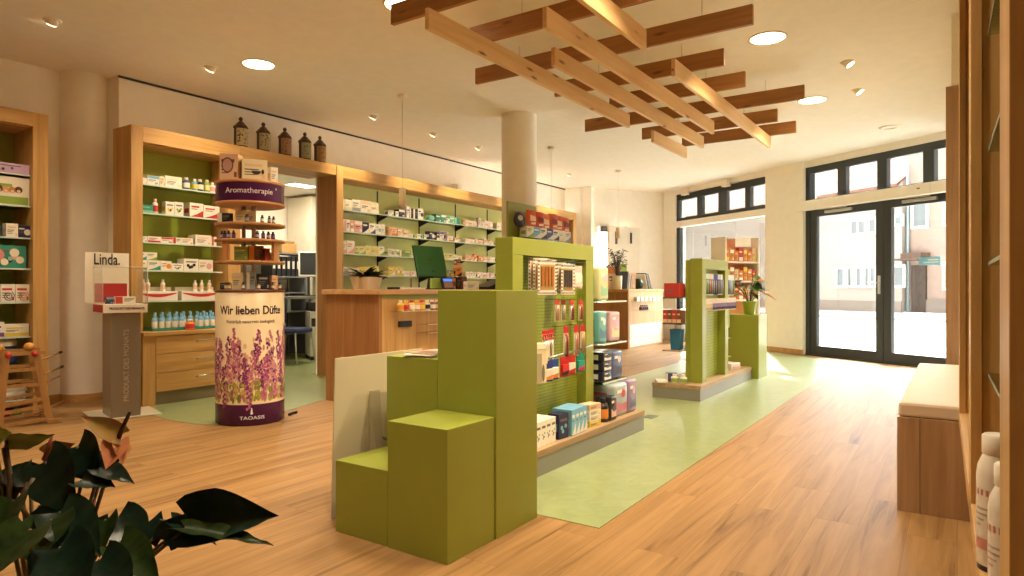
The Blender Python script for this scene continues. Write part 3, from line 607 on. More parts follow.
PALS = {
 (0, 0): [(W, CR, .13, .15), (W, GY, .14, .15), (W, PE, .15, .15), (CR, W, .14, .14), (W, CR, .12, .14)], (0, 1): [(W, BK, .07, .08), (NV, W, .1, .1), (W, PU, .16, .16), (NV, W, .13, .14), (W, NV, .13, .17), (PU, LB, .17, .19)],
 (0, 2): [(MI, TE, .07, .1), (TE, W, .09, .12), (W, TE, .10, .1), (MI, W, .1, .12), (TE, MI, .09, .11), (MI, LB, .1, .11)], (0, 3): [(PE, W, .07, .09), (W, PE, .07, .09), (W, PI_, .1, .15), (W, PI_, .08, .13), (W, PE, .08, .1)],
 (0, 4): [(W, CR, .1, .13), (W, PE, .07, .1)], (0, 5): [(W, CR, .08, .11), (W, PE, .07, .1)], (0, 6): [(W, CR, .08, .1)],
 (1, 0): [(W, PI_, .15, .15), (PI_, W, .14, .15), (NV, W, .14, .14), (W, BL, .12, .15), (W, LB, .13, .14), (W, CR, .13, .14)], (1, 1): [(PE, OR, .11, .13), (PE, W, .1, .12), (W, PY, .05, .05), (W, GR, .06, .06), (W, TE, .06, .08)],
 (1, 2): [(NV, W, .1, .12), (W, PU, .12, .14), (W, OR, .06, .08), (CR, PE, .06, .07)], (1, 3): [(W, PE, .06, .09), (PE, W, .06, .1), (W, OR, .07, .12), (CR, W, .06, .07)], (1, 4): [(W, PI_, .07, .08), (W, CR, .06, .08)], (1, 5): [(W, CR, .07, .09)], (1, 6): [(W, PE, .07, .09)],
 (2, 0): [(W, PI_, .13, .16), (PY, GR, .10, .10), (PY, YE, .11, .12), (W, GR, .12, .13)], (2, 1): [(W, GR, .09, .1), (GR, W, .09, .1), (W, YE, .08, .09), (PY, YE, .09, .1)], (2, 2): [(PY, YE, .08, .1), (PY, W, .08, .09)],
 (2, 3): [(PE, OR, .07, .08), (OR, W, .08, .13), (PE, W, .07, .09), (W, PE, .06, .09)], (2, 4): [(W, BK, .08, .1), (W, NV, .08, .1)], (2, 5): [(W, PE, .06, .08)], (2, 6): [(W, CR, .06, .08)],
 (3, 0): [(W, GY, .08, .1), (YE, PY, .1, .12), (PY, YE, .12, .13)], (3, 1): [(YE, W, .12, .13), (W, PI_, .06, .09), (W, PE, .06, .07)], (3, 2): [(W, GR, .08, .09), (GR, W, .1, .12)],
 (3, 3): [(W, PE, .08, .1), (W, RE, .07, .09), (PI_, W, .08, .1), (W, GY, .07, .09)], (3, 4): [(W, BK, .12, .14), (W, GY, .1, .12)], (3, 5): [(W, PE, .06, .08)], (3, 6): [(W, CR, .06, .08)]}
for (k, b), pal in PALS.items():
    x0 = seams[b] + .02; x1 = seams[b + 1] - .03
    if b == 4: x1 = 9.3
    if b == 5: x0 = 10.05
    spec = []; u = x0; i = 0
    per = max(3, (x1 - x0) / .1)
    while True:
        ba, ac, h0, h1 = pal[min(len(pal) - 1, int((u - x0) / (x1 - x0) * len(pal)))]
        w = rng.choice((.065, .08, .095, .11, .13)) if k != 0 or b != 0 else rng.choice((.11, .14, .17))
        if u + w > x1 or i >= 12: break
        h = rng.uniform(h0, h1); st = rng.choice(('band', 'top', 'lines', 'disc', 'side', 'swoosh'))
        spec.append(('c', w, round(h, 3), ba, ac, st)); u += w + .004; i += 1
        if rng.random() < .12: spec.append(('gap', .04, 0)); u += .04
    fill(spec, x0, 6.215, SH[k], 'the %s shelf, %s bay behind counter' % (SHW[k], words[b]), 'cartons on the shelving wall behind the counter')

# --- shelving at the picture's edge beside the column
c4 = thing('wall_shelving', 'oak framed shelving with green back holding large white box and toys', 'shelving', (1.6, 6.5, 0))
def L4(x0, x1, y0, y1, z0, z1, m, b=0): return MB().box(x0 - 1.6, x1 - 1.6, y0 - 6.5, y1 - 6.5, z0, z1, m, b)
part('stile', L4(2.37, 2.485, 6.5, 6.54, 0, 2.55, M_wz, .002), c4); part('side_panel', L4(2.375, 2.40, 6.54, 6.94, 0, 2.44, M_wz), c4); part('side_panel', L4(2.46, 2.485, 6.54, 6.94, 0, 2.55, M_wz), c4)
part('top_rail', L4(.9, 2.37, 6.5, 6.53, 2.43, 2.55, M_wx, .002), c4); part('top_board', L4(.9, 2.46, 6.53, 6.94, 2.42, 2.55, M_wx), c4)
part('stile', L4(.8, .9, 6.5, 6.54, 0, 2.55, M_wz, .002), c4); part('back_panel', L4(.85, 2.38, 6.91, 6.94, .05, 2.42, M_greenback), c4)
for z in SH + [.65, .40, .12]: shelf(c4, .9 - 1.6, 2.37 - 1.6, .05, .40, z)
w4 = lambda s: s + ' of the shelving by the toy frame'
G4 = 'goods on the shelving by the toy frame'
def item(me, name, lab, cat, x, z, y=6.57, g=G4): return place(me, name, lab, cat, (x, y, z), 0, g)
item(carton_mesh(.42, .2, .085, LI, PU, 'dots'), 'gift_box', 'flat patterned lilac box on the top shelf by the toy frame', 'box', 2.16, SH[0])
bx = item(carton_mesh(.5, .2, .235, W, GR, 'band'), 'gift_box', 'large white box with green lower edge on the second shelf', 'box', 2.12, SH[1])
mb = MB()
for i, (dx, dz, r, c) in enumerate(((.03, .13, .03, '#5b3a2a'), (.08, .125, .026, '#d99a6a'), (.125, .125, .026, '#c9824f'), (.17, .13, .028, '#5b3a2a'), (-.11, .11, .018, '#b98a5a'), (-.07, .11, .016, '#b98a5a'))):
    mb.q([(dx + r * math.cos(2 * PI * k / 16), -.0022, dz + r * math.sin(2 * PI * k / 16)) for k in range(16)], col(c))
    mb.q([(dx + r * .5 * math.cos(2 * PI * k / 12), -.003, dz - .012 + r * .5 * math.sin(2 * PI * k / 12)) for k in range(12)], col('#eacba4'))
mb.build('face_print', bx)
item(bottle_mesh(.04, .13, LB, BL, LB), 'bottle', 'squat blue bottle on the third shelf by the toy frame', 'bottle', 2.14, SH[2], 6.62)
item(carton_mesh(.085, .08, .115, W, PE, 'lines'), 'medicine_carton', 'plain white carton between blue bottle and navy carton', 'carton', 2.245, SH[2])
item(carton_mesh(.095, .08, .105, NV, W, 'disc'), 'medicine_carton', 'navy carton with white disc on the third shelf end', 'carton', 2.343 - .01, SH[2])
bx = item(carton_mesh(.27, .12, .19, TE, PI_, 'dots'), 'gift_box', 'teal and pink patterned box on the fourth shelf', 'box', 2.21, SH[3])
mb = MB()
for dx, dz, r, c in ((-.07, .11, .05, '#d98a84'), (.05, .13, .035, '#e8ddc8'), (.09, .07, .03, '#e8ddc8'), (-.02, .05, .028, '#f0e6d4'), (-.09, .04, .025, '#c95a54'), (.02, .08, .018, '#8fc2b0')):
    mb.q([(dx + r * math.cos(2 * PI * k / 14), -.0022, dz + r * math.sin(2 * PI * k / 14)) for k in range(14)], col(c))
mb.build('pattern_print', bx)
for i, (x, a, nm) in enumerate(((2.105, YE, 'yellow'), (2.215, NV, 'navy'), (2.32, OR, 'orange'))):
    o = item(carton_mesh(.1, .08, .15, W, RE, 'lines'), 'medicine_carton', 'white carton with %s spiral on the fifth shelf' % nm, 'carton', x, SH[4])
    mb = MB(); pts = [(.005 + (.006 + .0022 * t) * math.cos(t * .8), -.002, .05 + (.006 + .0022 * t) * math.sin(t * .8)) for t in range(18)]; mb.tube(pts, .003, col(a), 5); mb.build('spiral_print', o)
item(carton_mesh(.09, .07, .125, W, PU, 'band'), 'medicine_carton', 'white carton with purple band, low beside the toy frame', 'carton', 2.145, .65)
item(carton_mesh(.18, .08, .105, W, YE, 'band'), 'medicine_carton', 'wide white carton with yellow band, low beside the toy frame', 'carton', 2.275, .65)
mb = MB(); mb.lathe(0, 0, [(.001, 0), (.07, .004), (.105, .05), (.112, .1), (.1, .15), (.02, .17)], col(BL), 24, sy=.8); o = item(mb.mesh('toy_ball'), 'toy_bag', 'round blue bag on a low shelf behind the toy frame', 'bag', 2.22, .40, 6.68)
mb = MB(); mb.lathe(0, 0, [(.1, 0), (.105, .03), (.085, .07), (.04, .095), (.001, .1)], col(W), 24, sy=.8); o = item(mb.mesh('toy_helmet'), 'toy_ball', 'white dome on top of the round blue bag', 'toy', 2.21, .569, 6.68)
for i in range(5):
    mb = MB(); mb.box(-.15, .15, 0, .22, 0, .02, col(('#e9e2d2', '#d8cfba', '#efe9dc', '#cfc3a8', '#e6dece')[i]), .002); item(mb.mesh('paper_stack'), 'paper_pad', 'paper pad in the low stack behind the toy frame, %s from below' % words[i], 'paper pad', 2.2 + (i % 2) * .012, .12 + i * .0205, 6.6)
for i, (x, c, n) in enumerate(((2.13, RE, 'red'), (2.21, GR, 'green'))):
    mb = MB(); mb.lathe(0, 0, [(.001, 0), (.028, .012), (.038, .04), (.026, .066), (.001, .076)], col(c, .35), 16); tag(mb.build('toy_ball', None, (x, 6.38, 0)), 'small %s toy ball on the floor under the wooden frame' % n, 'toy')

# --- wooden toy frame in front of it
tf = thing('wooden_frame', 'low beech A-frame rack with dark tipped sticks beside the column', 'wooden rack', (2.12, 5.93, 0), R(-14))
mb = MB()
def tleg(x0, x1, y0, y1): return MB().bar((x0, y0, 0), (x1, y1, .575), .048, .024, M_beech, (1, 0, 0))
for x0, x1 in ((-.17, -.125), (.15, .055)):
    for y0, y1 in ((0, .0), (.36, .30)): part('leg', tleg(x0, x1, y0, y1), tf)
for z, xa, xb in ((.555, -.2, .12), (.43, -.13, .075), (.31, -.14, .09), (.2, -.15, .11), (.14, -.155, .12), (.04, -.16, .14)):
    for y in (0, .33):
        mb = MB(); mb.bar((xa, y, z - (.03 if z < .25 else 0)), (xb, y, z), .026, .016, M_beech); part('rung', mb, tf)
mb = MB(); mb.bar((.13, -.02, .02), (.22, -.03, .02), .03, .06, M_beech); part('foot', mb, tf)
for z, dx in ((.52, .26), (.40, .27), (.33, .27), (.12, .3)):
    p0 = Vector((.03, .02, z - .05)); p1 = Vector((dx, .28, z + .01)); q = p0 + (p1 - p0) * .9
    mb = MB(); mb.tube([p0, q], .008, M_beech); s = part('stick', mb, tf)
    if z in (.52, .40):
        mb = MB(); mb.tube([q, p1], .011, M_black); part('tip', mb, s)
for x in (-.115, .048):
    mb = MB(); mb.lathe(0, 0, [(.02, 0), (.022, .006), (.001, .014)], col(RE, .35), 14, X=Matrix.Translation((x, -.02, .55)) @ Matrix.Rotation(R(90), 4, 'X')); part('knob', mb, tf)
for x in (-.17, .02):
    mb = MB(); mb.lathe(x, .05, [(.001, .565), (.03, .575), (.04, .6), (.028, .628), (.001, .635)], col('#c98f3e'), 14); part('bead', mb, tf)

# --- product of the month stand
ps = thing('product_pedestal', 'grey product pedestal with upright lettering before the column', 'pedestal', (2.595, 5.63, 0), R(-14))
M_taupe = col('#857a6a', .5, .1); M_taupe2 = col('#a39680', .4, .3)
mb = MB(); mb.box(-.12, .37, -.02, .50, 0, .012, col('#cfc6ae', .4), .003); part('base_plate', mb, ps)
mb = MB(); mb.box(0, .21, 0, .33, .012, .855, M_taupe, .004); mb.box(-.003, 0, .0, .33, .012, .855, M_taupe2); part('body', mb, ps)
t_ = text('PRODUKT DES MONATS', .058, col('#c8bda6'), ps, (.105, -.004, .42), name='lettering'); t_.rotation_euler = Euler((PI / 2, 0, 0)).to_matrix().to_4x4().to_euler(); t_.matrix_local = Matrix.Translation((.105, -.006, .43)) @ Matrix.Rotation(R(90), 4, 'X') @ Matrix.Rotation(R(90), 4, 'Z') @ Matrix.Scale(.92, 4)
cb = thing('display_case', 'clear acrylic display case with red card on the grey pedestal', 'display case', (2.595, 5.63, .857), R(-14))
mb = MB(); X0, X1, Y0, Y1 = -.065, .255, -.03, .36
mb.box(X0, X1, Y0, Y1, 0, .07, col('#f0e8dc', .35), .004); part('base', mb, cb)
mb = MB(); mb.box(X0 - .002, X0, Y0, Y1, .004, .066, col('#b3292b')); part('red_side', mb, cb, 'red side of the base')
text('PRODUKT DES MONATS', .024, col('#1d1b22'), cb, ((X0 + X1) / 2 + .01, Y0 - .002, .035), sx=.95, bold=.0009)
mb = MB(); e = .004
mb.box(X0, X1, Y0, Y0 + e, .07, .37, M_acryl); mb.box(X0, X0 + e, Y0 + e, Y1, .07, .37, M_acryl); mb.box(X1 - e, X1, Y0 + e, Y1, .07, .37, M_acryl); mb.box(X0, X1, Y0, Y1, .37, .374, M_acryl)
part('hood', mb, cb)
mb = MB()
for p, q in (((X0, Y0, .372), (X1, Y0, .372)), ((X0, Y0, .07), (X0, Y0, .372)), ((X1, Y0, .07), (X1, Y0, .372)), ((X0, Y0, .372), (X0, Y1, .372)), ((X1, Y0, .372), (X1, Y1, .372))): mb.tube([p, q], .002, M_acryledge, 5)
part('hood_edge', mb, cb)
mb = MB(); mb.box(X0 - .06, X1 - .055, Y1, Y1 + .006, .075, .50, col('#ece3d0', .4)); cd = part('back_card', mb, cb)
mb = MB(); mb.box(X0 + .01, X1 - .07, Y1 - .002, Y1, .08, .24, col('#b3292b')); part('red_print', mb, cb, 'red card lower half')
text('Linda.', .135, col('#1d1b22'), cb, ((X0 + X1) / 2 - .06, Y1 - .004, .44), sx=.62, bold=.0012)
o = place(carton_mesh(.15, .06, .06, W, RE, 'side'), 'medicine_carton', 'small white and red carton inside the acrylic case', 'carton', tuple(Vector((2.595, 5.63, .928)) + Matrix.Rotation(R(-14), 3, 'Z') @ Vector((.12, .10, 0))), R(-14))
o = place(carton_mesh(.05, .05, .055, NV, LB, 'top'), 'medicine_carton', 'small navy carton inside the acrylic case', 'carton', tuple(Vector((2.595, 5.63, .928)) + Matrix.Rotation(R(-14), 3, 'Z') @ Vector((.01, .12, 0))), R(-14))

# --- five painted apothecary jars on the shelving
M_jar = col('#4a3020', .35)
for k, (x, c, a) in enumerate(((4.139, '#b5a67c', '#4a3a40'), (4.41, '#a89c78', '#55684a'), (4.685, '#a07a58', '#8c5a44'), (4.957, '#9c9a78', '#66785a'), (5.173, '#9c7644', '#8a5a34'))):
    o = thing('apothecary_jar', 'octagonal painted jar with pointed dark lid, %s of five on the oak ledge' % words[k], 'jar', (x, 6.215, 2.521), 0, 'painted jars on the oak ledge')
    X = Matrix.Rotation(R(22.5), 4, 'Z')
    mb = MB(); mb.lathe(0, 0, [(.072, 0), (.074, .012), (.068, .018), (.068, .205), (.074, .212)], M_jar, 8, False, X); part('body', mb, o)
    mb = MB(); n = 12; A0_, A1_ = R(-160), R(-30); rr = .0715
    mb.add([(rr * math.cos(A0_ + (A1_ - A0_) * q / n), rr * math.sin(A0_ + (A1_ - A0_) * q / n), z) for z in (.022, .2) for q in range(n + 1)], [(q, q + 1, n + 2 + q, n + 1 + q) for q in range(n)], col(c, .5), True)
    for q in range(26):
        an = rng.uniform(A0_ + .2, A1_ - .2); zz = rng.uniform(.04, .185); w_, h_ = rng.uniform(.05, .16), rng.uniform(.005, .016)
        mb.add([(.0722 * math.cos(an + w_ * math.cos(t)), .0722 * math.sin(an + w_ * math.cos(t)), zz + h_ * math.sin(t)) for t in [2 * PI * m / 8 for m in range(8)]], [list(range(8))], col(a if q % 3 else '#8a7a5a'))
    part('painted_panel', mb, o)
    mb = MB(); mb.lathe(0, 0, [(.078, .212), (.076, .222), (.05, .25), (.028, .275), (.014, .285), (.02, .30), (.022, .312), (.012, .325), (.001, .332)], M_jar, 8, False, X); part('lid', mb, o)

# ------------------------------------------------------------------ aroma display drum
AX, AY, AR = 3.212, 4.695, .258
ad = thing('aroma_display', 'tall round fragrance display with lavender picture and wooden tiers', 'display stand', (AX, AY, 0))
AF = math.atan2(-AY, -AX) + R(1)          # side that shows its front
M_cream = col('#ecd7ae', .35); M_purple = col('#4a1444', .25)
mb = MB(); mb.lathe(0, 0, [(AR - .012, 0), (AR, .012), (AR, .165)], M_purple, 64); part('base_band', mb, ad, 'purple base band')
mb = MB(); mb.lathe(0, 0, [(AR, .165), (AR, 1.03), (AR - .01, 1.036), (.001, 1.037)], M_cream, 64); dr = part('drum', mb, ad)
mb = MB(); mb.lathe(0, 0, [(AR + .003, 1.025), (AR + .006, 1.03), (AR + .006, 1.045), (.001, 1.046)], col('#6b3a2c', .4), 64); part('drum_top', mb, ad)
text_round('Wir lieben Düfte', .092, col('#3a2436'), dr, AR, AF, .885, sx=.80, bold=.0016)
text_round('Natürlich naturrein biologisch', .036, col('#5a3a50'), dr, AR, AF, .80, sx=.86)
text_round('TAOASIS', .036, col('#e9dce6'), ad, AR, AF + R(2), .062, sx=1.3)
mb = MB()
def rpatch(mb, ang, z, w, h, mat, off, n=7):
    mb.add([((AR + off) * math.cos(AF + ang + w * math.cos(2 * PI * k / n) / AR), (AR + off) * math.sin(AF + ang + w * math.cos(2 * PI * k / n) / AR), z + h * math.sin(2 * PI * k / n)) for k in range(n)], [list(range(n))], mat)
for a in range(3):
    rpatch(mb, R(1), .098 + .016 * a, .011 - .003 * a, .010, col('#e9dce6'), .0016)
part('emblem', mb, ad)
rl = random.Random(11); mb = MB()
LV = [col(c) for c in ('#7a2f68', '#93397a', '#b5558e', '#5f2462', '#c0688e', '#cf8a94')]; LSOFT = [col(c) for c in ('#dcae9c', '#d79a94', '#e3bd9c', '#cc8494', '#e6c79e')]; LG = [col(c) for c in ('#8a8a3c', '#a89c4a', '#6f7434', '#c2b04a')]
for i in range(460):      # stems and soft ground colour low on the drum
    a = rl.uniform(-1.75, 1.75); z = .19 + abs(rl.gauss(0, .2)); z = min(.66, max(.2, z))
    rpatch(mb, a, z, rl.uniform(.008, .018), rl.uniform(.015, .03), rl.choice(LG + LV[4:]) if z < .34 else rl.choice(LSOFT), .0004 + i * 2e-6)
for i in range(44):
    a = -1.75 + 3.5 * (i + rl.uniform(-.4, .4)) / 43; top = rl.uniform(.42, .77); ln = rl.uniform(.18, .32); cs = rl.sample(LV, 2)
    mb.add([((AR + .001) * math.cos(AF + a + dx), (AR + .001) * math.sin(AF + a + dx), z) for dx, z in ((-.008, .19), (.008, .19), (.006, top - ln), (-.006, top - ln))], [(0, 1, 2, 3)], rl.choice(LG))
    for j in range(26):
        z = top - ln * j / 25; wd = .004 + .017 * min(1, j / 7) * (1 if j < 17 else .6)
        rpatch(mb, a + rl.uniform(-wd, wd) / AR, z, rl.uniform(.007, .014), rl.uniform(.008, .014), rl.choice(cs), .0012 + i * 1e-5 + j * 1e-6, 6)
part('lavender_print', mb, dr, 'printed lavender flowers')
M_tier = col('#c58a52', .4)
tier = [(1.27, .264), (1.44, .264), (1.565, .264)]
for z, r in tier:
    mb = MB(); mb.lathe(0, 0, [(r - .004, z - .02), (r, z - .016), (r, z - .004), (r - .004, z)], wood('tier_oak', '#cb9860', '#ac7840', 'x'), 56); part('tier', mb, ad)
mb = MB(); mb.lathe(0, 0, [(.244, 1.705), (.262, 1.71), (.262, 1.728), (.254, 1.73)], M_tier, 56); mb.lathe(0, 0, [(.254, 1.87), (.262, 1.873), (.262, 1.89), (.246, 1.895)], M_tier, 56); part('ring_rim', mb, ad)
mb = MB(); mb.lathe(0, 0, [(.256, 1.729), (.256, 1.872)], M_purple, 56); rg = part('name_ring', mb, ad, 'purple name ring')
text_round('Aromatherapie', .060, col('#ecdfe6'), rg, .256, AF - R(3), 1.805)
text_round('*', .04, col('#ecdfe6'), rg, .256, AF + R(46), 1.825)
for k in range(3):
    an = AF + R(120 * k + 30); mb = MB(); mb.tube([(.05 * math.cos(an), .05 * math.sin(an), 1.046), (.05 * math.cos(an), .05 * math.sin(an), 1.71)], .016, col('#ddd2bc', .2)); part('pole', mb, ad)
for s in (-1, 1):
    an = AF + s * R(52); mb = MB(); X = Matrix.Rotation(an, 4, 'Z'); mb.box(.215, .24, -.03, .03, 1.27, 1.42, M_tier, X=X); part('divider', mb, ad)
# what stands on the tiers
def apos(deg, r, z): return (AX + r * math.cos(AF + R(deg)), AY + r * math.sin(AF + R(deg)), z)
def face(deg=0): return AF + R(deg) + PI / 2
def tierlab(s, k, t): return '%s, %s on the %s tier of the round display' % (s, k, t)
GA = 'goods on the round fragrance display'
def acarton(deg, r, z, w, d, h, b, a, st, lab): return place(carton_mesh(w, d, h, b, a, st), 'fragrance_carton', lab, 'carton', apos(deg, r, z), face(deg * .35), GA)
a1 = acarton(-52, .20, 1.896, .14, .12, .205, PE, BR, 'lines', 'peach gift box with oval picture on top of the purple ring')
mb = MB(); mb.q([(-.01 + .045 * math.cos(2 * PI * k / 20), -.002, .115 + .06 * math.sin(2 * PI * k / 20)) for k in range(20)], col('#6a3f38')); mb.q([(-.01 + .036 * math.cos(2 * PI * k / 20), -.0028, .115 + .05 * math.sin(2 * PI * k / 20)) for k in range(20)], col('#c9998a')); mb.build('oval_print', a1)
a2 = acarton(10, .17, 1.896, .185, .14, .165, CR, PE, 'lines', 'cream gift box showing a dark bowl on top of the ring')
mb = MB(); mb.q([(.01 + .034 * math.cos(-PI * k / 12), -.002, .075 + .03 * math.sin(-PI * k / 12)) for k in range(13)], col('#332a33')); mb.q([(.058 + .01 * math.cos(2 * PI * k / 10), -.002, .07 + .02 * math.sin(2 * PI * k / 10)) for k in range(10)], col('#332a33')); mb.build('bowl_print', a2)
acarton(62, .20, 1.896, .06, .08, .125, W, PE, 'lines', 'narrow white gift box at the end on top of the ring')
acarton(-62, .22, 1.566, .10, .06, .075, BK, W, 'side', 'black and white striped carton on the upper tier')
acarton(-30, .14, 1.566, .09, .05, .10, CR, PE, 'lines', 'cream carton on the upper tier of the round display')
acarton(5, .10, 1.566, .05, .05, .10, W, CR, 'lines', 'white carton beside poles on the upper tier')
for k, dg in enumerate((-8, 22, 38, 50)):
    place(bottle_mesh(.014, .058, BK, W if k % 2 else GY, BK), 'oil_bottle', 'tiny dark oil bottle, %s along upper tier of the round display' % words[k], 'bottle', apos(dg, .22, 1.566), 0, GA)
for k, dg in enumerate((-70, -58, -46, -34, 12, 24, 36, 48)):
    place(bottle_mesh(.015, .06, BK, PU if k % 2 else LI, BK), 'oil_bottle', 'tiny dark oil bottle, %s along middle tier of the round display' % words[k], 'bottle', apos(dg, .22, 1.441), 0, GA)
for k, (dg, r, w, h, b, a, st) in enumerate(((-28, .15, .10, .11, GR, PY, 'lines'), (20, .12, .11, .12, BR, OR, 'side'), (42, .17, .06, .10, RE, BK, 'side'), (75, .19, .08, .06, GR, W, 'band'))):
    acarton(dg, r, 1.271, w, .05, h, b, a, st, '%s carton, %s along lower tier of the round display' % (NAMES[b], words[k]))
for k, (dg, r, w, h, b, a, st) in enumerate(((-64, .21, .07, .05, BK, GY, 'lines'), (-30, .19, .08, .13, CR, PE, 'lines'), (0, .17, .06, .14, GY, W, 'side'), (30, .19, .09, .12, BK, GY, 'lines'), (58, .21, .05, .11, PE, OR, 'lines'))):
    acarton(dg, r, 1.047, w, .05, h, b, a, st, '%s carton, %s on the drum top under the tiers' % (NAMES[b], words[k]))
for k, dg in enumerate((-50, -42, -14, 14, 44, 70)):
    place(bottle_mesh(.013, .055, BR, CR, BK), 'oil_bottle', 'tiny brown oil bottle, %s along the drum top' % words[k], 'bottle', apos(dg, .23, 1.047), 0, GA)
mb = MB(); mb.tube([(3.49, 4.58, .012), (3.53, 4.585, .02), (3.56, 4.62, .012), (3.60, 4.62, .012)], .011, M_black); tag(mb.build('power_plug', None), 'small black plug lead on the floor beside the purple base', 'plug')

# ------------------------------------------------------------------ stepped green plinths
PL = (('lowest green plinth, at the corner with the grey board', 1.945, 2.247, 1.925, 2.235, .309), ('knee-high green plinth standing foremost of the four', 1.94, 2.25, 1.605, 1.918, .515),
      ('green plinth carrying leaflets, behind the lowest one', 2.254, 2.575, 1.925, 2.235, .735), ('tallest green plinth of the stepped group', 2.254, 2.58, 1.60, 1.921, 1.045))
for lab, x0, x1, y0, y1, h in PL:
    mb = MB(); mb.box(-(x1 - x0) / 2, (x1 - x0) / 2, -(y1 - y0) / 2, (y1 - y0) / 2, 0, h, M_greenpaint, .0025)
    tag(mb.build('display_plinth', None, ((x0 + x1) / 2, (y0 + y1) / 2, 0)), lab, 'display plinth', 'stepped green plinths')
for i, (c, dx, r) in enumerate((('#e9e2d4', 0, 4), ('#cfc7b4', .02, -6), ('#f1ebde', -.01, 10), ('#b8ab98', .03, 2))):
    mb = MB(); mb.box(-.105, .105, -.075, .075, 0, .004, col(c, .4)); mb.box(-.08, .0, -.05, .05, .004, .0044, col(('#c98a6a', '#8fa0a8', '#b8a86a', '#9a5a4a')[i]))
    tag(mb.build('leaflet', None, (2.37 + dx, 2.07, .7355 + .0046 * i), (0, 0, R(r))), 'leaflet in the small pile on the green plinth, %s from below' % words[i], 'leaflet', 'leaflets on the plinth')
place(bottle_mesh(.012, .095, OR, RE, OR), 'spray_bottle', 'slim orange tube bottle standing on the leaflet plinth', 'bottle', (2.50, 2.02, .736))
place(carton_mesh(.035, .03, .105, W, GR, 'lines'), 'medicine_carton', 'narrow white carton beside the orange tube bottle', 'carton', (2.515, 1.965, .736), R(-20))
# grey board with easel back
gb = thing('display_board', 'grey standing board seen from behind with a cardboard easel', 'display board', (2.30, 2.37, 0), R(2))
mb = MB(); X = Matrix.Rotation(R(2), 4, 'X'); mb.box(-.27, .34, 0, .006, 0, .735, col('#cdc1a6', .5), .001, X=X); part('board', mb, gb)
mb = MB(); M_card = col('#b3a78c', .7)
mb.add([(-.09, -.012, .0), (.07, -.012, 0), (.02, -.012, .56), (-.045, -.012, .56), (-.09, -.024, 0), (.07, -.024, 0), (.02, -.024, .56), (-.045, -.024, .56)], [(0, 1, 2, 3), (7, 6, 5, 4), (0, 4, 5, 1), (1, 5, 6, 2), (2, 6, 7, 3), (3, 7, 4, 0)], M_card)
mb.add([(-.05, -.016, .0), (-.05, -.016, .54), (-.03, -.10, .0), (.03, -.016, .33), (.06, -.10, .30), (.06, -.016, .30)], [(0, 2, 1), (3, 4, 5)], M_card); part('easel', mb, gb)
mb = MB(); mb.box(-.02, .02, -.03, .03, 0, .012, M_black, .002); tag(mb.build('board_foot', None, (2.03, 2.262, 0), (0, 0, R(10))), 'small black clip foot on the floor by the lowest plinth', 'clip')

# ------------------------------------------------------------------ green gondola stands
M_plinthtop = wood('plinth_board', '#b89c76', '#98795a', 'x')
def gondola(lab, x0, x1, y0, y1, fx0, fx1, fy, top, rev):
    o = thing('product_gondola', lab, 'shop stand', (x0, y0, 0))
    B = lambda a, b, c, d, e, f, m, bv=0: MB().box(a - x0, b - x0, c - y0, d - y0, e, f, m, bv)
    part('plinth', B(x0, x1, y0 + .004, y1 - .004, 0, .11, M_greymetal), o); part('plinth_board', B(x0 - .004, x1 + .004, y0, y1, .11, .148, M_plinthtop, .002), o)
    for a in (fx0, fx1 - .11): part('post', B(a, a + .11, fy, fy + .12, .148, top - .1, M_greenpaint, .002), o)
    part('top_beam', B(fx0, fx1, fy, fy + .12, top - .1, top, M_greenpaint, .002), o)
    if rev: part('back_panel', B(fx0 + .01, fx1, fy + .12, fy + .17, .148, top - .015, M_greenpaint, .002), o)
    return o
gd1 = gondola('green perforated product stand directly behind the stepped plinths', 2.62, 4.625, 1.93, 2.60, 3.09, 4.09, 2.08, 1.345, False)
GD = (2.62, 1.93)
mb = MB(); mb.box(3.2, 3.98, 2.15, 2.165, .148, 1.245, M_peg); mb2 = mb; part('perforated_panel', mb, gd1, loc=(-GD[0], -GD[1], 0))
mb = MB(); mb.box(4.092, 4.13, 2.1, 2.56, .148, 1.28, M_greenpaint, .002); part('end_panel', mb, gd1, loc=(-GD[0], -GD[1], 0))
for z in (.967, .67, .40):
    mb = MB(); mb.box(4.13, 4.52, 2.03, 2.5, z - .012, z, M_shelfglass); mb.box(4.13, 4.52, 2.027, 2.03, z - .012, z, M_edge); part('shelf', mb, gd1, loc=(-GD[0], -GD[1], 0))
def hook(g, gx, x, y0, z, ln=.16):
    mb = MB(); mb.tube([(x, y0, z), (x, y0 - ln, z), (x, y0 - ln - .006, z + .012)], .0028, M_steel, 6); part('hook', mb, g, loc=(-gx[0], -gx[1], 0))
def hang_pack(name, lab, cat, x, y, z, w, h, base, draw, group=None, rz=0):
    """flat card pack hanging from a hook; z is its top"""
    o = thing(name, lab, cat, (x, y, z - h), rz, group)
    mb = MB(); hole = h - .018
    mb.box(-w / 2, w / 2, -.0012, .0012, 0, h, base); part('card', mb, o)
    m2 = MB(); draw(m2, w, h); part('contents', m2, o); return o
GH = 'packs hanging on the near perforated stand'
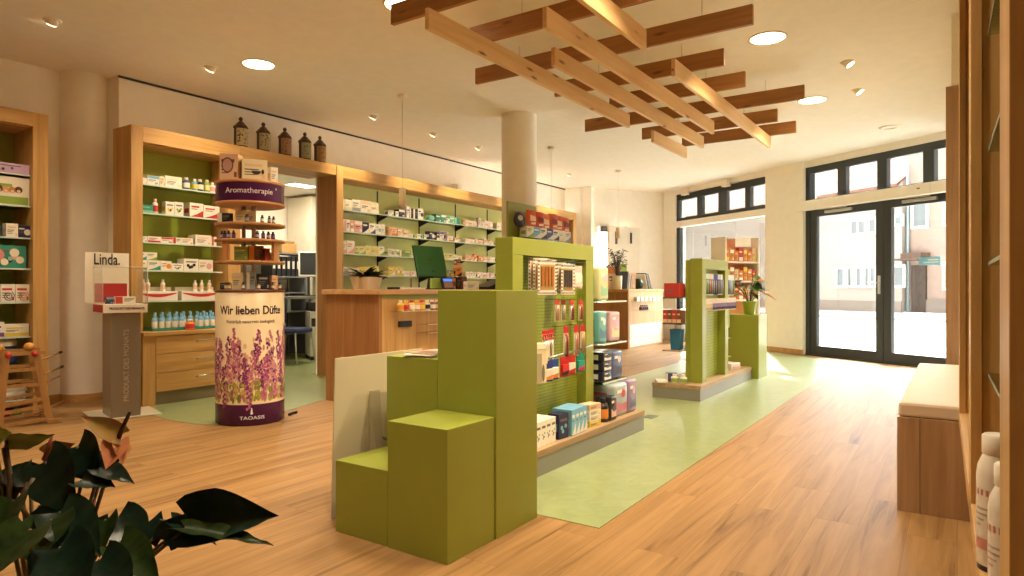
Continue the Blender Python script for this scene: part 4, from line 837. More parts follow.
def nailfiles(bar, edge):
    def f(m, w, h):
        for i in range(16):
            for zz in (.01, h - .01): m.box(-w / 2 + .004 + i * (w - .008) / 16, -w / 2 + .004 + (i + .5) * (w - .008) / 16, -.002, -.0012, zz - .006, zz + .006, col(edge))
        for i in range(int(h / .022)):
            for xx in (-w / 2 + .008, w / 2 - .008): m.box(xx - .006, xx + .006, -.002, -.0012, .02 + i * .022, .03 + i * .022, col(edge))
        m.box(-w / 2 + .02, w / 2 - .02, -.003, -.0012, h * .14, h * .86, col('#b99a62', .5))
        for i in range(4): m.box(-w / 2 + .028 + i * (w - .05) / 4, -w / 2 + .028 + (i + .55) * (w - .05) / 4, -.009, -.003, h * .25, h * .80, col(bar))
    return f
def slim(c1, c2):
    def f(m, w, h):
        m.box(-w / 2, w / 2, -.003, -.0012, h * .78, h, col(c1)); m.tube([(0, -.008, h * .05), (0, -.009, h * .5), (0, -.008, h * .75)], w * .28, col(c2, .3), 8)
        m.tube([(-w * .25, -.007, h * .1), (-w * .18, -.008, h * .7)], w * .14, col('#d6cfc6', .25, .5), 6)
    return f
def scissors(c1):
    def f(m, w, h):
        for s in (-1, 1):
            m.tube([(s * w * .22 + .012 * math.cos(t), -.006, h * .80 + .016 * math.sin(t)) for t in [2 * PI * k / 12 for k in range(13)]], .0035, col(c1, .3), 6)
            m.tube([(s * w * .18, -.006, h * .68), (-s * w * .06, -.006, h * .08)], .004, M_steel, 6)
        m.box(-w / 2, w / 2, -.003, -.0012, h * .9, h, col(c1))
    return f
def blist(c1, c2, c3):
    def f(m, w, h):
        m.box(-w / 2, w / 2, -.002, -.0012, h * .72, h, col(c1)); m.box(-w * .4, w * .4, -.014, -.0012, h * .1, h * .62, col(c2, .3), .003); m.q([(-w / 2, -.0145, h * .1), (w * .3, -.0145, h * .1), (w * .4, -.0145, h * .34), (-w / 2, -.0145, h * .22)], col(c3))
    return f
cardw = col('#eee6da', .4); cardc = col('#e0d3b4', .45)
# top row
for i in range(3):
    hang_pack('nail_file_pack', 'white dotted nail file card with brown files, %s deep on the first hook' % words[i], 'nail file pack', 3.37 + .004 * i, 2.02 + .035 * i, 1.225 + .006 * i, .165, .21, cardw, nailfiles('#a8642c', '#6a5a54'), GH, R(-12))
for i in range(3):
    hang_pack('nail_file_pack', 'white dotted nail file card with dark files, %s deep on the second hook' % words[i], 'nail file pack', 3.62 + .004 * i, 2.02 + .035 * i, 1.205 + .006 * i, .13, .19, cardw, nailfiles('#3b3d44', '#6a5a54'), GH, R(-12))
hang_pack('nail_file_pack', 'plain white card pack hanging at the end of top hooks', 'card pack', 3.80, 2.05, 1.20, .09, .15, cardw, blist('#e8c9c2', '#f0eae0', '#d9cfc4'), GH, R(-12))
hang_pack('nail_file_pack', 'blue topped card pack behind the white one on top hooks', 'card pack', 3.83, 2.115, 1.235, .10, .08, col('#4b98b8'), blist('#4b98b8', '#7fbcd0', '#d8e6ea'), GH, 0)
for x in (3.37, 3.62, 3.8): hook(gd1, GD, x, 2.15, 1.222)
# second row: slim red topped packs
for i, (x, c2) in enumerate(((3.235, '#d9b0a4'), (3.55, '#d8a08a'), (3.63, '#b8b08a'), (3.74, '#8a2c2c'), (3.86, '#a8202c'))):
    hang_pack('tweezer_pack', 'slim red topped tweezer pack, %s along the second hook row' % words[i], 'tweezer pack', x, 2.06, .985 - .002 * i, .042, .135, cardc, slim('#c23a34', c2), GH, R(-10)); hook(gd1, GD, x, 2.15, .982, .09)
for i, (x, c2) in enumerate(((3.40, '#c0202a'), (3.44, '#b02430'), (3.51, '#c0303a'))):
    hang_pack('scissors_pack', 'red handled scissors pack, %s along the third hook row' % words[i], 'scissors pack', x, 2.055 + .012 * i, .80, .055, .20, cardc, scissors('#c0242c'), GH, R(-10))
for i, (x, c2) in enumerate(((3.655, '#8a2420'), (3.79, '#c9746a'), (3.88, '#b89a5a'))):
    hang_pack('tweezer_pack', 'long red topped pack, %s after scissors on the third hook row' % words[i], 'tweezer pack', x, 2.055, .815, .046, .20, cardc, slim('#c0242c', c2), GH, R(-10)); hook(gd1, GD, x, 2.15, .812, .09)
# fourth row: card packs in front
def holder(m, w, h):
    m.box(-w / 2, w / 2, -.05, -.0012, 0, h, col('#ddd0ae', .4), .004); m.box(-w / 2 + .006, w / 2 - .006, -.052, -.05, h * .86, h * .97, col('#efe7d2'))
    m.q([(w * .22 + .013 * math.cos(2 * PI * k / 16), -.0515, h * .26 + .05 * math.sin(2 * PI * k / 16)) for k in range(16)], col('#7f7562')); m.box(-w * .45, w * .1, -.0518, -.05, .01, h * .75, col('#a79d82'))
hang_pack('comb_pack', 'large cream pack with a dark oval, beside the tall plinth', 'card pack', 3.27, 2.05, .735, .11, .235, col('#ddd0ae'), holder, GH, R(-12))
for i, (x, c1, c2, c3, n) in enumerate(((3.43, '#2c3a86', '#e4dcd0', '#d98a5a', 'blue and white'), (3.50, '#2c4a96', '#e8e0d4', '#d9804a', 'blue topped'), (3.63, '#c0242c', '#cf3a3a', '#2c2a3a', 'red'), (3.715, '#c0242c', '#e4dcd0', '#c0242c', 'red and white'), (3.84, '#1f8a78', '#2f9a86', '#b83a6a', 'teal'))):
    hang_pack('plaster_pack', '%s plaster pack hanging low on the near stand' % n, 'plaster pack', x, 2.05, .615 + .004 * i, .075, .125, col(c1), blist(c1, c2, c3), GH, R(-14))
mb = MB(); mb.tube([(3.45, 2.06, .63), (3.75, 2.06, .645), (4.02, 2.055, .665)], .006, M_steel, 6); part('price_rail', mb, gd1, loc=(-GD[0], -GD[1], 0))
# goods on its plinth
G1 = 'goods on the plinth of the near green stand'
for i in range(6):
    place(carton_mesh(.055, .15, .145, W, GY, 'dots'), 'medicine_carton', 'white upright carton, %s in the row on the near stand plinth' % words[i], 'carton', (3.055 + i * .062, 1.955 + .004 * i, .149), 0, G1)
place(carton_mesh(.10, .08, .15, NV, LB, 'dots'), 'medicine_carton', 'navy carton between white row and blue cartons', 'carton', (3.47, 1.965, .149), R(-6), G1)
for i in range(4): place(carton_mesh(.052, .14, .16, '#3f8fa8' if False else LB, W, 'swoosh'), 'medicine_carton', 'blue carton, %s in the blue row on the near stand plinth' % words[i], 'carton', (3.57 + i * .056, 1.95 + .003 * i, .149), 0, G1)
for i, (b, a) in enumerate(((YE, W), (W, PE), (W, YE), (PE, PI_))):
    place(carton_mesh(.13, .09, .036, b, a, 'lines'), 'medicine_carton', '%s flat carton, %s from below in the small pile past blue row' % (NAMES[b], words[i]), 'carton', (3.90, 1.97, .149 + .0365 * i), R(-8), G1)
place(bottle_mesh(.038, .16, BK, OR, BK), 'bottle', 'dark round bottle with orange label on the plinth', 'bottle', (4.07, 2.0, .149), 0, G1)
M_fpink = col('#caa9b8', .25); 
def soft_pack(name, lab, x, y, z, w, d, h, base, acc, acc2, rz=0, cat='hygiene pack'):
    o = thing(name, lab, cat, (x, y, z), rz, 'soft packs on the end of the near stand')
    bm = bmesh.new(); bmesh.ops.create_cube(bm, size=1)
    for v in bm.verts: v.co = Vector((v.co.x * w, v.co.y * d + d / 2, v.co.z * h + h / 2))
    bmesh.ops.bevel(bm, geom=bm.edges[:], offset=min(w, d, h) * .14, segments=3, profile=.6, affect='EDGES'); bm.verts.index_update()
    mb = MB(); mb.add([v.co.copy() for v in bm.verts], [[v.index for v in f.verts] for f in bm.faces], col(base, .25), True); bm.free(); part('wrapper', mb, o)
    mb = MB(); e = -.0012
    mb.q([(-w * .38, e, h * .15), (w * .38, e, h * .15), (w * .38, e, h * .42), (0, e, h * .36), (-w * .38, e, h * .5)], col(acc, .3))
    mb.q([(w * .12 + w * .16 * math.cos(2 * PI * k / 14), e * 1.6, h * .68 + h * .12 * math.sin(2 * PI * k / 14)) for k in range(14)], col(acc2, .3)); mb.box(-w * .34, 0, e * 1.5, e, h * .72, h * .82, col('#f1ece4'))
    mb.q([(-w / 2 - .001, d * .2, h * .2), (-w / 2 - .001, d * .2, h * .75), (-w / 2 - .001, d * .8, h * .75), (-w / 2 - .001, d * .8, h * .2)], col(acc, .3))
    part('print', mb, o); return o
soft_pack('hygiene_pack', 'yellow green soft pack on the top glass shelf', 4.215, 2.06, .968, .15, .2, .235, '#d9d9a8', '#8fbf9a', '#c4b4d6'); soft_pack('hygiene_pack', 'lilac soft pack behind the yellow green pack', 4.40, 2.26, .968, .14, .16, .25, '#c9b8d8', '#e8e0ea', '#f0e9c8')
soft_pack('hygiene_pack', 'teal soft pack on the middle glass shelf', 4.20, 2.06, .671, .12, .2, .22, '#6fb0b4', '#2f6f86', '#d8e8e4'); soft_pack('hygiene_pack', 'pink soft pack on the middle glass shelf', 4.38, 2.05, .671, .16, .2, .215, '#d9b0bc', '#e8d2a8', '#b8a0c8')
for i in range(3): soft_pack('hygiene_pack', 'navy and white soft pack, %s from below on the low glass shelf' % words[i], 4.25, 2.05, .401 + i * .068, .14, .2, .066, '#24263c', '#e9e6e2', '#3f5a86')
soft_pack('hygiene_pack', 'blue grey soft pack at the end of the low glass shelf', 4.42, 2.05, .401, .17, .2, .2, '#5a6a94', '#24264a', '#d8ccd8'); 
soft_pack('hygiene_pack', 'large silver soft pack with pink flower on the plinth', 4.32, 1.975, .149, .22, .3, .23, '#a7b3b6', '#c05a6a', '#c23a5a'); soft_pack('hygiene_pack', 'mauve soft pack at the plinth end of the near stand', 4.515, 1.975, .149, .14, .3, .235, '#9a86a8', '#4a3a5c', '#c9b0c8')
soft_pack('hygiene_pack', 'dark round cornered pack before the silver one', 4.15, 1.955, .149, .1, .12, .165, '#2b2c34', '#e2b0a4', '#7a3a4a')

# second stand, towards the doors
gd2 = gondola('green grooved product stand nearer the shop doors', 6.06, 7.90, 1.975, 2.45, 6.25, 7.11, 2.02, 1.345, True)
G2 = (6.06, 1.975)
mb = MB(); mb.box(6.36, 7.0, 2.10, 2.115, .148, 1.245, M_slat); part('grooved_panel', mb, gd2, loc=(-G2[0], -G2[1], 0))
for z in (.97, .72, .46):
    mb = MB(); mb.box(6.12, 6.9, 2.19, 2.37, z - .012, z, M_plinthtop if z < .5 else M_shelfglass); part('shelf', mb, gd2, loc=(-G2[0], -G2[1], 0))
GS2 = 'goods on the farther green stand'
place(carton_mesh(.15, .16, .135, RE, '#c63a34', 'lines'), 'gift_box', 'plain red box on the top side shelf of the farther stand', 'box', (6.14, 2.285, .971), R(-90), GS2)
place(carton_mesh(.05, .12, .12, PE, W, 'lines'), 'medicine_carton', 'peach carton behind the plain red box', 'carton', (6.40, 2.25, .971), R(-90), GS2)
for i in range(4): place(carton_mesh(.042, .12, .125, RE if i % 2 == 0 else BR, PE, 'band'), 'medicine_carton', '%s carton, %s in the row under the plain red box' % (NAMES[RE if i % 2 == 0 else BR], words[i]), 'carton', (6.14, 2.35 - .046 * i, .721), R(-90), GS2)
mb = MB(); mb.lathe(0, 0, [(.06, 0), (.064, .005), (.076, .2), (.073, .2), (.06, .01), (.001, .008)], col('#2b6c96', .35), 4, False, Matrix.Rotation(R(45), 4, 'Z')); tag(mb.build('storage_bin', None, (6.22, 2.26, .461)), 'blue square bin on the wooden side shelf', 'bin', GS2)
place(carton_mesh(.09, .08, .08, '#3f4f8f', W, 'side'), 'medicine_carton', 'blue carton low on the plinth of the farther stand', 'carton', (6.2, 2.33, .149), R(-90), GS2)
for i in range(2): place(bottle_mesh(.036, .085, W, GR, W), 'jar', 'white jar with green label, %s on the farther stand plinth' % words[i], 'jar', (6.13, 2.25 - .085 * i, .149), 0, GS2)
mb = MB(); mb.box(-.09, .09, -.05, .05, 0, .02, col(W), .004); tag(mb.build('leaflet_pad', None, (6.12, 2.38, .149), (0, 0, R(30))), 'white leaflet pad flat on the corner of the farther plinth', 'leaflet', GS2)
for i, (x, c1, c2) in enumerate(((6.43, '#c9d8c4', '#5a8a6a'), (6.49, '#c9d8c4', '#4a7a6a'), (6.55, '#d8c4bc', '#b5473a'), (6.62, '#c9d0d8', '#5a7a8a'), (6.69, '#2c3a86', '#2c3a86'), (6.76, '#2c3a86', '#23264f'), (6.84, '#d0d4e0', '#4a5a9a'), (6.93, '#dcdce4', '#7a86a8'))):
    hang_pack('toothbrush_pack', 'hanging toothbrush pack, %s along the farther stand' % words[i], 'brush pack', x, 2.04, 1.20, .05, .21, col(c1, .3), slim(c1, c2), 'packs on the farther stand', R(-8)); hook(gd2, G2, x, 2.10, 1.197, .06)
for i in range(8):
    hang_pack('care_pack', 'low hanging care pack, %s along the farther stand' % words[i], 'care pack', 6.40 + i * .092, 2.03 - .005 * (i % 2), .955, .07, .125, cardw, blist('#e8e0dc', ('#d9cdb0', '#8a7aa8')[i > 1], ('#b8a888', '#3a3050')[i > 1]), 'packs on the farther stand', R(-25))
mb = MB(); mb.box(7.115, 7.52, 2.12, 2.14, .62, 1.27, M_peg); part('end_board', mb, gd2, loc=(-G2[0], -G2[1], 0))
for i, (x, c1, c2) in enumerate(((7.19, '#d4d8e2', '#5a6aa8'), (7.28, '#dcdce4', '#8a96b8'), (7.37, '#cfd8d2', '#5a8a6a'))):
    hang_pack('toothbrush_pack', 'hanging toothbrush pack, %s past the far post of farther stand' % words[i], 'brush pack', x, 2.05, 1.20, .06, .22, col(c1, .3), slim(c1, c2), 'packs on the farther stand', R(-14)); hook(gd2, G2, x, 2.12, 1.197, .07)
    hang_pack('care_pack', 'low hanging care pack, %s past the far post of farther stand' % words[i], 'care pack', x + .02, 2.045, .955, .08, .13, cardw, blist('#e8e0dc', '#8a7aa8', '#3a3050'), 'packs on the farther stand', R(-25))
for i, z in enumerate((.32, .52)):
    mb = MB(); mb.box(7.13, 7.32, 2.05, 2.14, z - .01, z, M_greenpaint); part('end_ledge', mb, gd2, loc=(-G2[0], -G2[1], 0))
    place(carton_mesh(.09, .06, .075 if i else .1, W, GY, 'lines'), 'medicine_carton', 'small white carton on the %s end ledge of farther stand' % ('lower', 'upper')[i], 'carton', (7.2, 2.06, z + .001), 0, GS2)
soft_pack('tissue_pack', 'white tissue pack lying on the far end of the farther plinth', 7.55, 2.06, .149, .2, .16, .07, '#ece6e0', '#d8a8a0', '#e0d4cc', R(-15), 'tissue pack')
# green cube plinth with potted plant
mb = MB(); mb.box(-.2, .2, -.21, .21, 0, .745, M_greenpaint, .003); tag(mb.build('display_plinth', None, (8.15, 2.12, 0)), 'green plinth with potted plant at the far end of the stands', 'display plinth')

mb = MB(); mb.box(-.07, .07, -.05, .05, .003, .007, col('#6f7458', .4, .3), .001); mb.box(-.05, .05, -.03, .03, .007, .0078, col('#4f5340', .5)); tag(mb.build('floor_socket', None, (5.12, 2.09, 0)), 'small flat socket lid in the green floor between the stands', 'socket')
# ------------------------------------------------------------------ leaves
M_leafd = marbled('leaf_dark', '#1c3324', '#0c1812', 16, .32); M_leafm = marbled('leaf_green', '#33481f', '#182812', 16, .34)
for m_ in (M_leafd, M_leafm): m_.node_tree.nodes['Principled BSDF'].inputs['Specular IOR Level'].default_value = .2
M_leafo = col('#74702c', .4); M_spathe = col('#b8573a', .4); M_spatheg = col('#7e8a34', .4); M_stem = col('#5c4a2c', .5); M_leafb = col('#4f7a35', .4); M_stempink = col('#8a4a3c', .45)
def leaf_mesh(mb, base, tip, width, up, mat, heart=True, cup=.25, droop=.12, n=10, mat2=None):
    base, tip = Vector(base), Vector(tip); d = tip - base; ln = d.length; d.normalize(); up = Vector(up); side = d.cross(up).normalized(); nrm = side.cross(d).normalized()
    rows = []
    for i in range(n + 1):
        t = i / n
        w = width / 2 * (math.sin(PI * min(1, (t * .86 + .14)) ** .75)) * (1 - .25 * t) if heart else width / 2 * math.sin(PI * (.06 + .94 * t) ** .9)
        if i == n: w = .0005
        back = (.16 * ln * (1 - t * 3.2) if heart and t < .31 else 0)
        row = []
        for j in (-1, -.6, -.25, 0, .25, .6, 1):
            p = base + d * (t * ln - back * abs(j)) + side * (w * j) + nrm * (cup * w * (abs(j) ** 1.6) - droop * ln * t * t + .012 * ln * math.sin(t * 22) * abs(j))
            row.append(p)
        rows.append(row)
    vs = [p for r in rows for p in r]; m = 7
    fs = [(i * m + j, i * m + j + 1, (i + 1) * m + j + 1, (i + 1) * m + j) for i in range(n) for j in range(m - 1)]
    k = len(vs); vs += [p - nrm * .0012 for p in vs]
    fs2 = [tuple(k + q for q in f[::-1]) for f in fs]
    mb.add(vs, fs, mat, True); mb.add(vs[k:], [tuple(q - k for q in f) for f in fs2], mat2 or mat, True)
def bushy(root, pot_top, seed, n, rad, hgt, lw, ll, mats, flower=None, stem_mat=None):
    r = random.Random(seed)
    st = MB(); leaves = []
    for i in range(n):
        an = r.uniform(0, 2 * PI); rr = rad * r.uniform(.25, 1); h = hgt * r.uniform(.35, 1)
        b = Vector((rr * math.cos(an) * .7, rr * math.sin(an) * .7, pot_top + h)); mid = Vector((b.x * .45, b.y * .45, pot_top + h * .6))
        mb = MB(); mb.tube([(b.x * .08, b.y * .08, pot_top - .01), mid, b], .0035, stem_mat or M_stem, 5); part('stem', mb, root)
        l = ll * r.uniform(.7, 1.15); t = b + Vector((math.cos(an) * l * .85, math.sin(an) * l * .85, l * r.uniform(-.35, .25)))
        mb = MB(); fm = flower if flower and i % 5 == 0 else None
        leaf_mesh(mb, b, t, lw * r.uniform(.75, 1.1), (r.uniform(-.3, .3), r.uniform(-.3, .3), 1), fm or mats[i % len(mats)], True, .2, .18); part('flower' if fm else 'leaf', mb, root)
# small plant on the green plinth by the doors
pp = thing('potted_plant', 'leafy plant in a lime green pot on the far green plinth', 'plant', (8.13, 2.06, .745))
mb = MB(); mb.lathe(0, 0, [(.055, 0), (.06, .005), (.082, .155), (.08, .16), (.074, .155), (.07, .13), (.001, .13)], col('#9db53c', .35), 28); part('pot', mb, pp)
bushy(pp, .14, 5, 26, .24, .30, .115, .17, [M_leafm, M_leafb, M_leafb], col('#c9683c', .4))

# ------------------------------------------------------------------ orange goods rack by the window
rk = thing('goods_rack', 'white rack of orange goods in front of the shop window', 'rack', (9.78, 2.58, 0), R(-34))
for x in (-.3, .3):
    mb = MB(); mb.box(x - .012, x + .012, -.012, .3, 0, 1.8, col('#f0eadf', .5)); part('upright', mb, rk)
for z in (.9, 1.17, 1.45): mb = MB(); mb.box(-.29, .29, 0, .3, z - .025, z, col('#f0eadf', .5)); part('shelf', mb, rk)
mb = MB(); mb.box(-.29, .29, .29, .30, .6, 1.8, col('#e9a070', .6)); part('back_panel', mb, rk, 'orange back panel')
mb = MB(); mb.box(-.12, .16, .0, .01, 1.66, 1.80, col('#f0e8da')); part('header_card', mb, rk)
RO = Matrix.Translation((9.78, 2.58, 0)) @ Matrix.Rotation(R(-34), 4, 'Z')
for zi, z in enumerate((.9, 1.17, 1.45)):
    for i in range(7):
        b = (OR, OR, RE, OR, OR, PE, OR)[(i + zi * 3) % 7]; h = (.17, .15, .2)[(i + zi) % 3]
        place(carton_mesh(.07, .08, h, b, W if i % 2 else YE, ('band', 'top', 'lines')[i % 3]), 'vitamin_carton', '%s carton, %s along the %s shelf of the window rack' % (NAMES[b], words[i], ('lowest', 'middle', 'upper')[zi]), 'carton', tuple(RO @ Vector((-.245 + i * .081, .02, z + .001))), R(-34), 'orange goods on the window rack')

# ------------------------------------------------------------------ goods board on the column
cb2 = thing('column_board', 'green display board with snack bags fixed before the round column', 'display board', (6.3, 4.0, 0))
mb = MB(); mb.box(-.42, .16, .02, .04, .9, 2.0, M_greenpaint, .003); part('panel', mb, cb2)
mb = MB(); mb.box(-.42, .72, -.16, .02, 1.595, 1.61, M_shelfglass); part('shelf', mb, cb2)
mb = MB(); mb.tube([(-.36, -.04, 1.885), (.7, -.04, 1.885)], .006, M_steel, 6); part('hang_rail', mb, cb2)
mb = MB(); mb.box(-.42, -.38, .02, .04, 0, .9, M_greenpaint); mb.box(.12, .16, .02, .04, 0, .9, M_greenpaint); part('leg_frame', mb, cb2)
def bag(lab, x, y, z, w, h, base, acc, group):
    o = thing('snack_bag', lab, 'bag', (x, y, z), R(-8), group); n = 8; vs = []; fs = []
    for s in (-1, 1):
        for i in range(n + 1):
            for j in range(n + 1):
                a, b = i / n, j / n; puff = .028 * (math.sin(PI * a) * math.sin(PI * b)) ** .6
                vs.append(((a - .5) * w, s * puff, (b - .5) * h))
    q = (n + 1) ** 2
    for i in range(n):
        for j in range(n):
            a, b, c, d_ = i * (n + 1) + j, (i + 1) * (n + 1) + j, (i + 1) * (n + 1) + j + 1, i * (n + 1) + j + 1
            fs += [(a, b, c, d_), (q + d_, q + c, q + b, q + a)]
    mb = MB(); mb.add(vs, fs, col(base, .3), True); part('pouch', mb, o)
    mb = MB(); mb.q([(-w * .3, -.031, -.02), (w * .3, -.031, -.02), (w * .24, -.031, .03), (-w * .3, -.031, .045)], col(acc)); mb.q([(-w * .2, -.031, -.06), (w * .25, -.031, -.055), (w * .25, -.031, -.035), (-w * .2, -.031, -.04)], col('#f0d8b0')); part('print', mb, o)
mb = MB(); mb.lathe(0, 0, [(.001, -.02), (.06, -.018), (.082, 0), (.06, .018), (.001, .02)], col('#2c2230', .3), 28, X=Matrix.Rotation(R(90), 4, 'X')); mb.q([(.035 * math.cos(2 * PI * k / 14), -.0215, .02 + .03 * math.sin(2 * PI * k / 14)) for k in range(14)], col('#c9bfc8'))
tag(mb.build('round_tin', None, (5.97, 3.93, 1.80), (0, 0, R(-20))), 'dark round pack hanging beside the orange snack bags', 'pack')
for i, x in enumerate((6.16, 6.29, 6.45, 6.60, 6.74, 6.88)): bag('orange snack bag, %s along the rail before the column' % words[i], x, 3.90 - .02 * (i % 2), 1.82 - .008 * (i % 3), .17, .20, ('#d4552c', '#cc4a2a', '#d86a3a')[i % 3], ('#f0c8a0', '#8a2a22')[i % 2], 'orange snack bags')
for i, (x, b, a) in enumerate(((6.08, W, GR), (6.22, LB, W), (6.36, W, NV), (6.50, BL, W), (6.64, W, BK), (6.78, W, CR), (6.92, W, GY))):
    place(carton_mesh(.125, .1, .125, b, a, 'swoosh'), 'medicine_carton', '%s carton with %s swoosh under the orange bags, %s along' % (NAMES[b], NAMES[a], words[i]), 'carton', (x, 3.86, 1.611), R(-6), 'cartons under the orange bags')

# ------------------------------------------------------------------ counters
ct = thing('sales_counter', 'oak sales counter with dark end panel in front of the shelving wall', 'counter', (4.19, 4.25, 0))
B = lambda a, b, c, d_, e, f, m, bv=0: MB().box(a - 4.19, b - 4.19, c - 4.25, d_ - 4.25, e, f, m, bv)
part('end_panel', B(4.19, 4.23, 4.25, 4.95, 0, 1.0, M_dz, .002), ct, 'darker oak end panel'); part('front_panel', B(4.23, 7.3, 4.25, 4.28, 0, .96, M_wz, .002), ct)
part('green_strip', B(4.23, 7.3, 4.255, 4.28, .96, 1.0, M_greenpaint), ct); part('side_panel', B(7.3, 7.34, 4.25, 4.95, 0, 1.0, M_wz), ct)
part('worktop', B(4.165, 7.36, 4.225, 4.98, 1.0, 1.045, wood('counter_top_oak', '#d2a876', '#b98a56', 'x'), .004), ct); part('inner_shelf', B(4.23, 7.3, 4.28, 4.9, .5, .52, M_wx), ct)
for z, w in ((.85, .75), (.72, .55), (.64, .55)):
    a0 = 4.33 if z > .8 else 4.68
    mb = MB(); mb.box(a0 - 4.19, a0 + w - 4.19, -.15, 0, z - .006, z, M_acryl); mb.tube([(a0 - 4.19, -.15, z - .003), (a0 + w - 4.19, -.15, z - .003)], .003, M_acryledge, 5); part('front_shelf', mb, ct, 'clear acrylic front shelf')
mb = MB(); mb.box(.24, .40, -.03, 0, .70, .755, M_black, .004); part('shelf_clip', mb, ct, 'black shelf clip')
GJ = 'small jars on the counter front shelf'
for i in range(10):
    b, c_, cap = ((YE, OR, W), (OR, RE, YE), (YE, W, RE), (OR, W, YE), (OR, YE, RE), (PY, NV, W), (BR, W, W), (BR, PE, W), (PY, YE, W), (BR, RE, W))[i]
    place(bottle_mesh(.031, .095, b, c_, cap), 'jar', 'small %s jar with %s label, %s along the counter front shelf' % (NAMES[b], NAMES[c_], words[i]), 'jar', (4.37 + i * .072, 4.16, .851), 0, GJ)
tp = thing('counter_planter', 'pale square planter with dark fern on the counter end', 'plant', (4.33, 4.55, 1.046), R(12))
mb = MB(); mb.add([(-.095, -.075, 0), (.095, -.075, 0), (.095, .075, 0), (-.095, .075, 0), (-.125, -.095, .115), (.125, -.095, .115), (.125, .095, .115), (-.125, .095, .115), (-.112, -.083, .115), (.112, -.083, .115), (.112, .083, .115), (-.112, .083, .115), (-.11, -.08, .10), (.11, -.08, .10), (.11, .08, .10), (-.11, .08, .10)],
   [(3, 2, 1, 0), (0, 1, 5, 4), (1, 2, 6, 5), (2, 3, 7, 6), (3, 0, 4, 7), (4, 5, 9, 8), (5, 6, 10, 9), (6, 7, 11, 10), (7, 4, 8, 11), (8, 9, 13, 12), (9, 10, 14, 13), (10, 11, 15, 14), (11, 8, 12, 15), (12, 13, 14, 15)], col('#d8c9ae', .6)); part('planter', mb, tp)
rf = random.Random(3)
for i in range(46):
    an = rf.uniform(0, 2 * PI); l = rf.uniform(.14, .24); b = Vector((rf.uniform(-.06, .06), rf.uniform(-.03, .03), .10)); t = b + Vector((math.cos(an) * l * .85, math.sin(an) * l * .85, rf.uniform(.03, .15)))
    mb = MB(); leaf_mesh(mb, b, t, .045, (.1, 0, 1), M_leafd if i % 4 else M_leafm, False, .3, .25, 8); part('frond', mb, tp)
mn = thing('monitor', 'monitor with green back on the sales counter', 'monitor', (5.25, 4.55, 1.046), R(-6))
mb = MB(); X = Matrix.Translation((0, 0, .19)) @ Matrix.Rotation(R(-14), 4, 'X')
mb.box(-.20, .20, -.02, .012, -.06, .27, col('#2f6b3a', .4), .008, X=X); part('back_shell', mb, mn); mb = MB(); mb.box(-.205, .205, .012, .022, -.065, .275, M_black, .004, X=X); part('bezel', mb, mn)
mb = MB(); mb.q([(-.02 + .012 * math.cos(2 * PI * k / 12), -.0212, .12 + .012 * math.sin(2 * PI * k / 12)) for k in range(12)], col('#1d4a2a')); mb.v = [tuple(X @ Vector(p)) for p in mb.v]; part('badge', mb, mn)
mb = MB(); mb.box(-.10, .10, -.06, .10, 0, .012, M_black, .004); mb.bar((-.0, .04, .01), (0, .0, .2), .05, .03, M_black); part('stand', mb, mn)
mb = MB(); mb.box(-.17, .17, -.01, .01, .01, .115, col('#9fc25a', .4), .004); tag(mb.build('card_sign', None, (5.27, 4.44, 1.045)), 'low lime green sign board under the monitor', 'sign')
mb = MB(); mb.box(-.15, .15, -.06, .06, 0, .014, col('#ddd6c8', .4), .004); mb.box(-.13, .13, -.045, .045, .014, .02, col('#c9c1b2', .5)); tag(mb.build('keyboard', None, (4.78, 4.42, 1.046), (0, 0, R(-6))), 'pale keyboard on the counter before the monitor', 'keyboard')
mb = MB(); mb.box(-.05, .05, -.03, .03, 0, .02, M_black, .006); mb.box(-.012, .012, .01, .02, .02, .11, col('#8a6a50'), .002); tag(mb.build('handset', None, (4.92, 4.52, 1.046), (0, 0, R(20))), 'dark handset in its cradle beside the keyboard', 'telephone')
mb = MB(); mb.box(-.05, .06, -.03, .04, 0, .022, M_black, .008); tag(mb.build('mouse', None, (4.53, 4.40, 1.046)), 'small black device beside the planter', 'scanner')
ter = thing('card_terminal', 'black card terminal with blue screen on the counter', 'card terminal', (5.27, 4.33, 1.046), R(-10)); X = Matrix.Rotation(R(-18), 4, 'X')
mb = MB(); mb.box(-.075, .075, 0, .03, .0, .13, M_black, .008, X=X); part('body', mb, ter)
mb = MB(); mb.box(-.06, .06, -.002, 0, .085, .115, emit('small_screen', '#3a6ac8', .8), X=X); part('screen', mb, ter); mb = MB(); mb.box(-.06, .06, -.002, 0, .02, .078, col('#9a7460', .4), X=X); part('keypad', mb, ter)
GD2 = 'small packs in the counter display'
for i, (x, y, z, w, h, b, a, st) in enumerate(((5.44, 4.42, 1.046, .075, .12, BR, OR, 'top'), (5.52, 4.40, 1.046, .07, .13, BK, BR, 'lines'), (5.60, 4.40, 1.046, .085, .14, BR, RE, 'dots'), (5.46, 4.46, 1.166, .07, .085, GY, YE, 'disc'), (5.56, 4.44, 1.188, .085, .09, OR, BK, 'swoosh'), (5.62, 4.47, 1.19, .09, .12, PE, OR, 'lines'))):
    place(carton_mesh(w, .05, h, b, a, st), 'medicine_carton', '%s pack with %s %s in the counter display' % (NAMES[b], NAMES[a], STY[st]), 'carton', (x, y, z), R(-8), GD2)
place(carton_mesh(.06, .05, .06, BR, PE, 'band'), 'medicine_carton', 'small brown carton topping the counter display', 'carton', (5.60, 4.47, 1.311), R(-8), GD2)
place(carton_mesh(.19, .05, .085, W, PE, 'lines'), 'medicine_carton', 'wide white box lying before the counter display', 'carton', (5.60, 4.28, 1.046), R(-6), GD2)
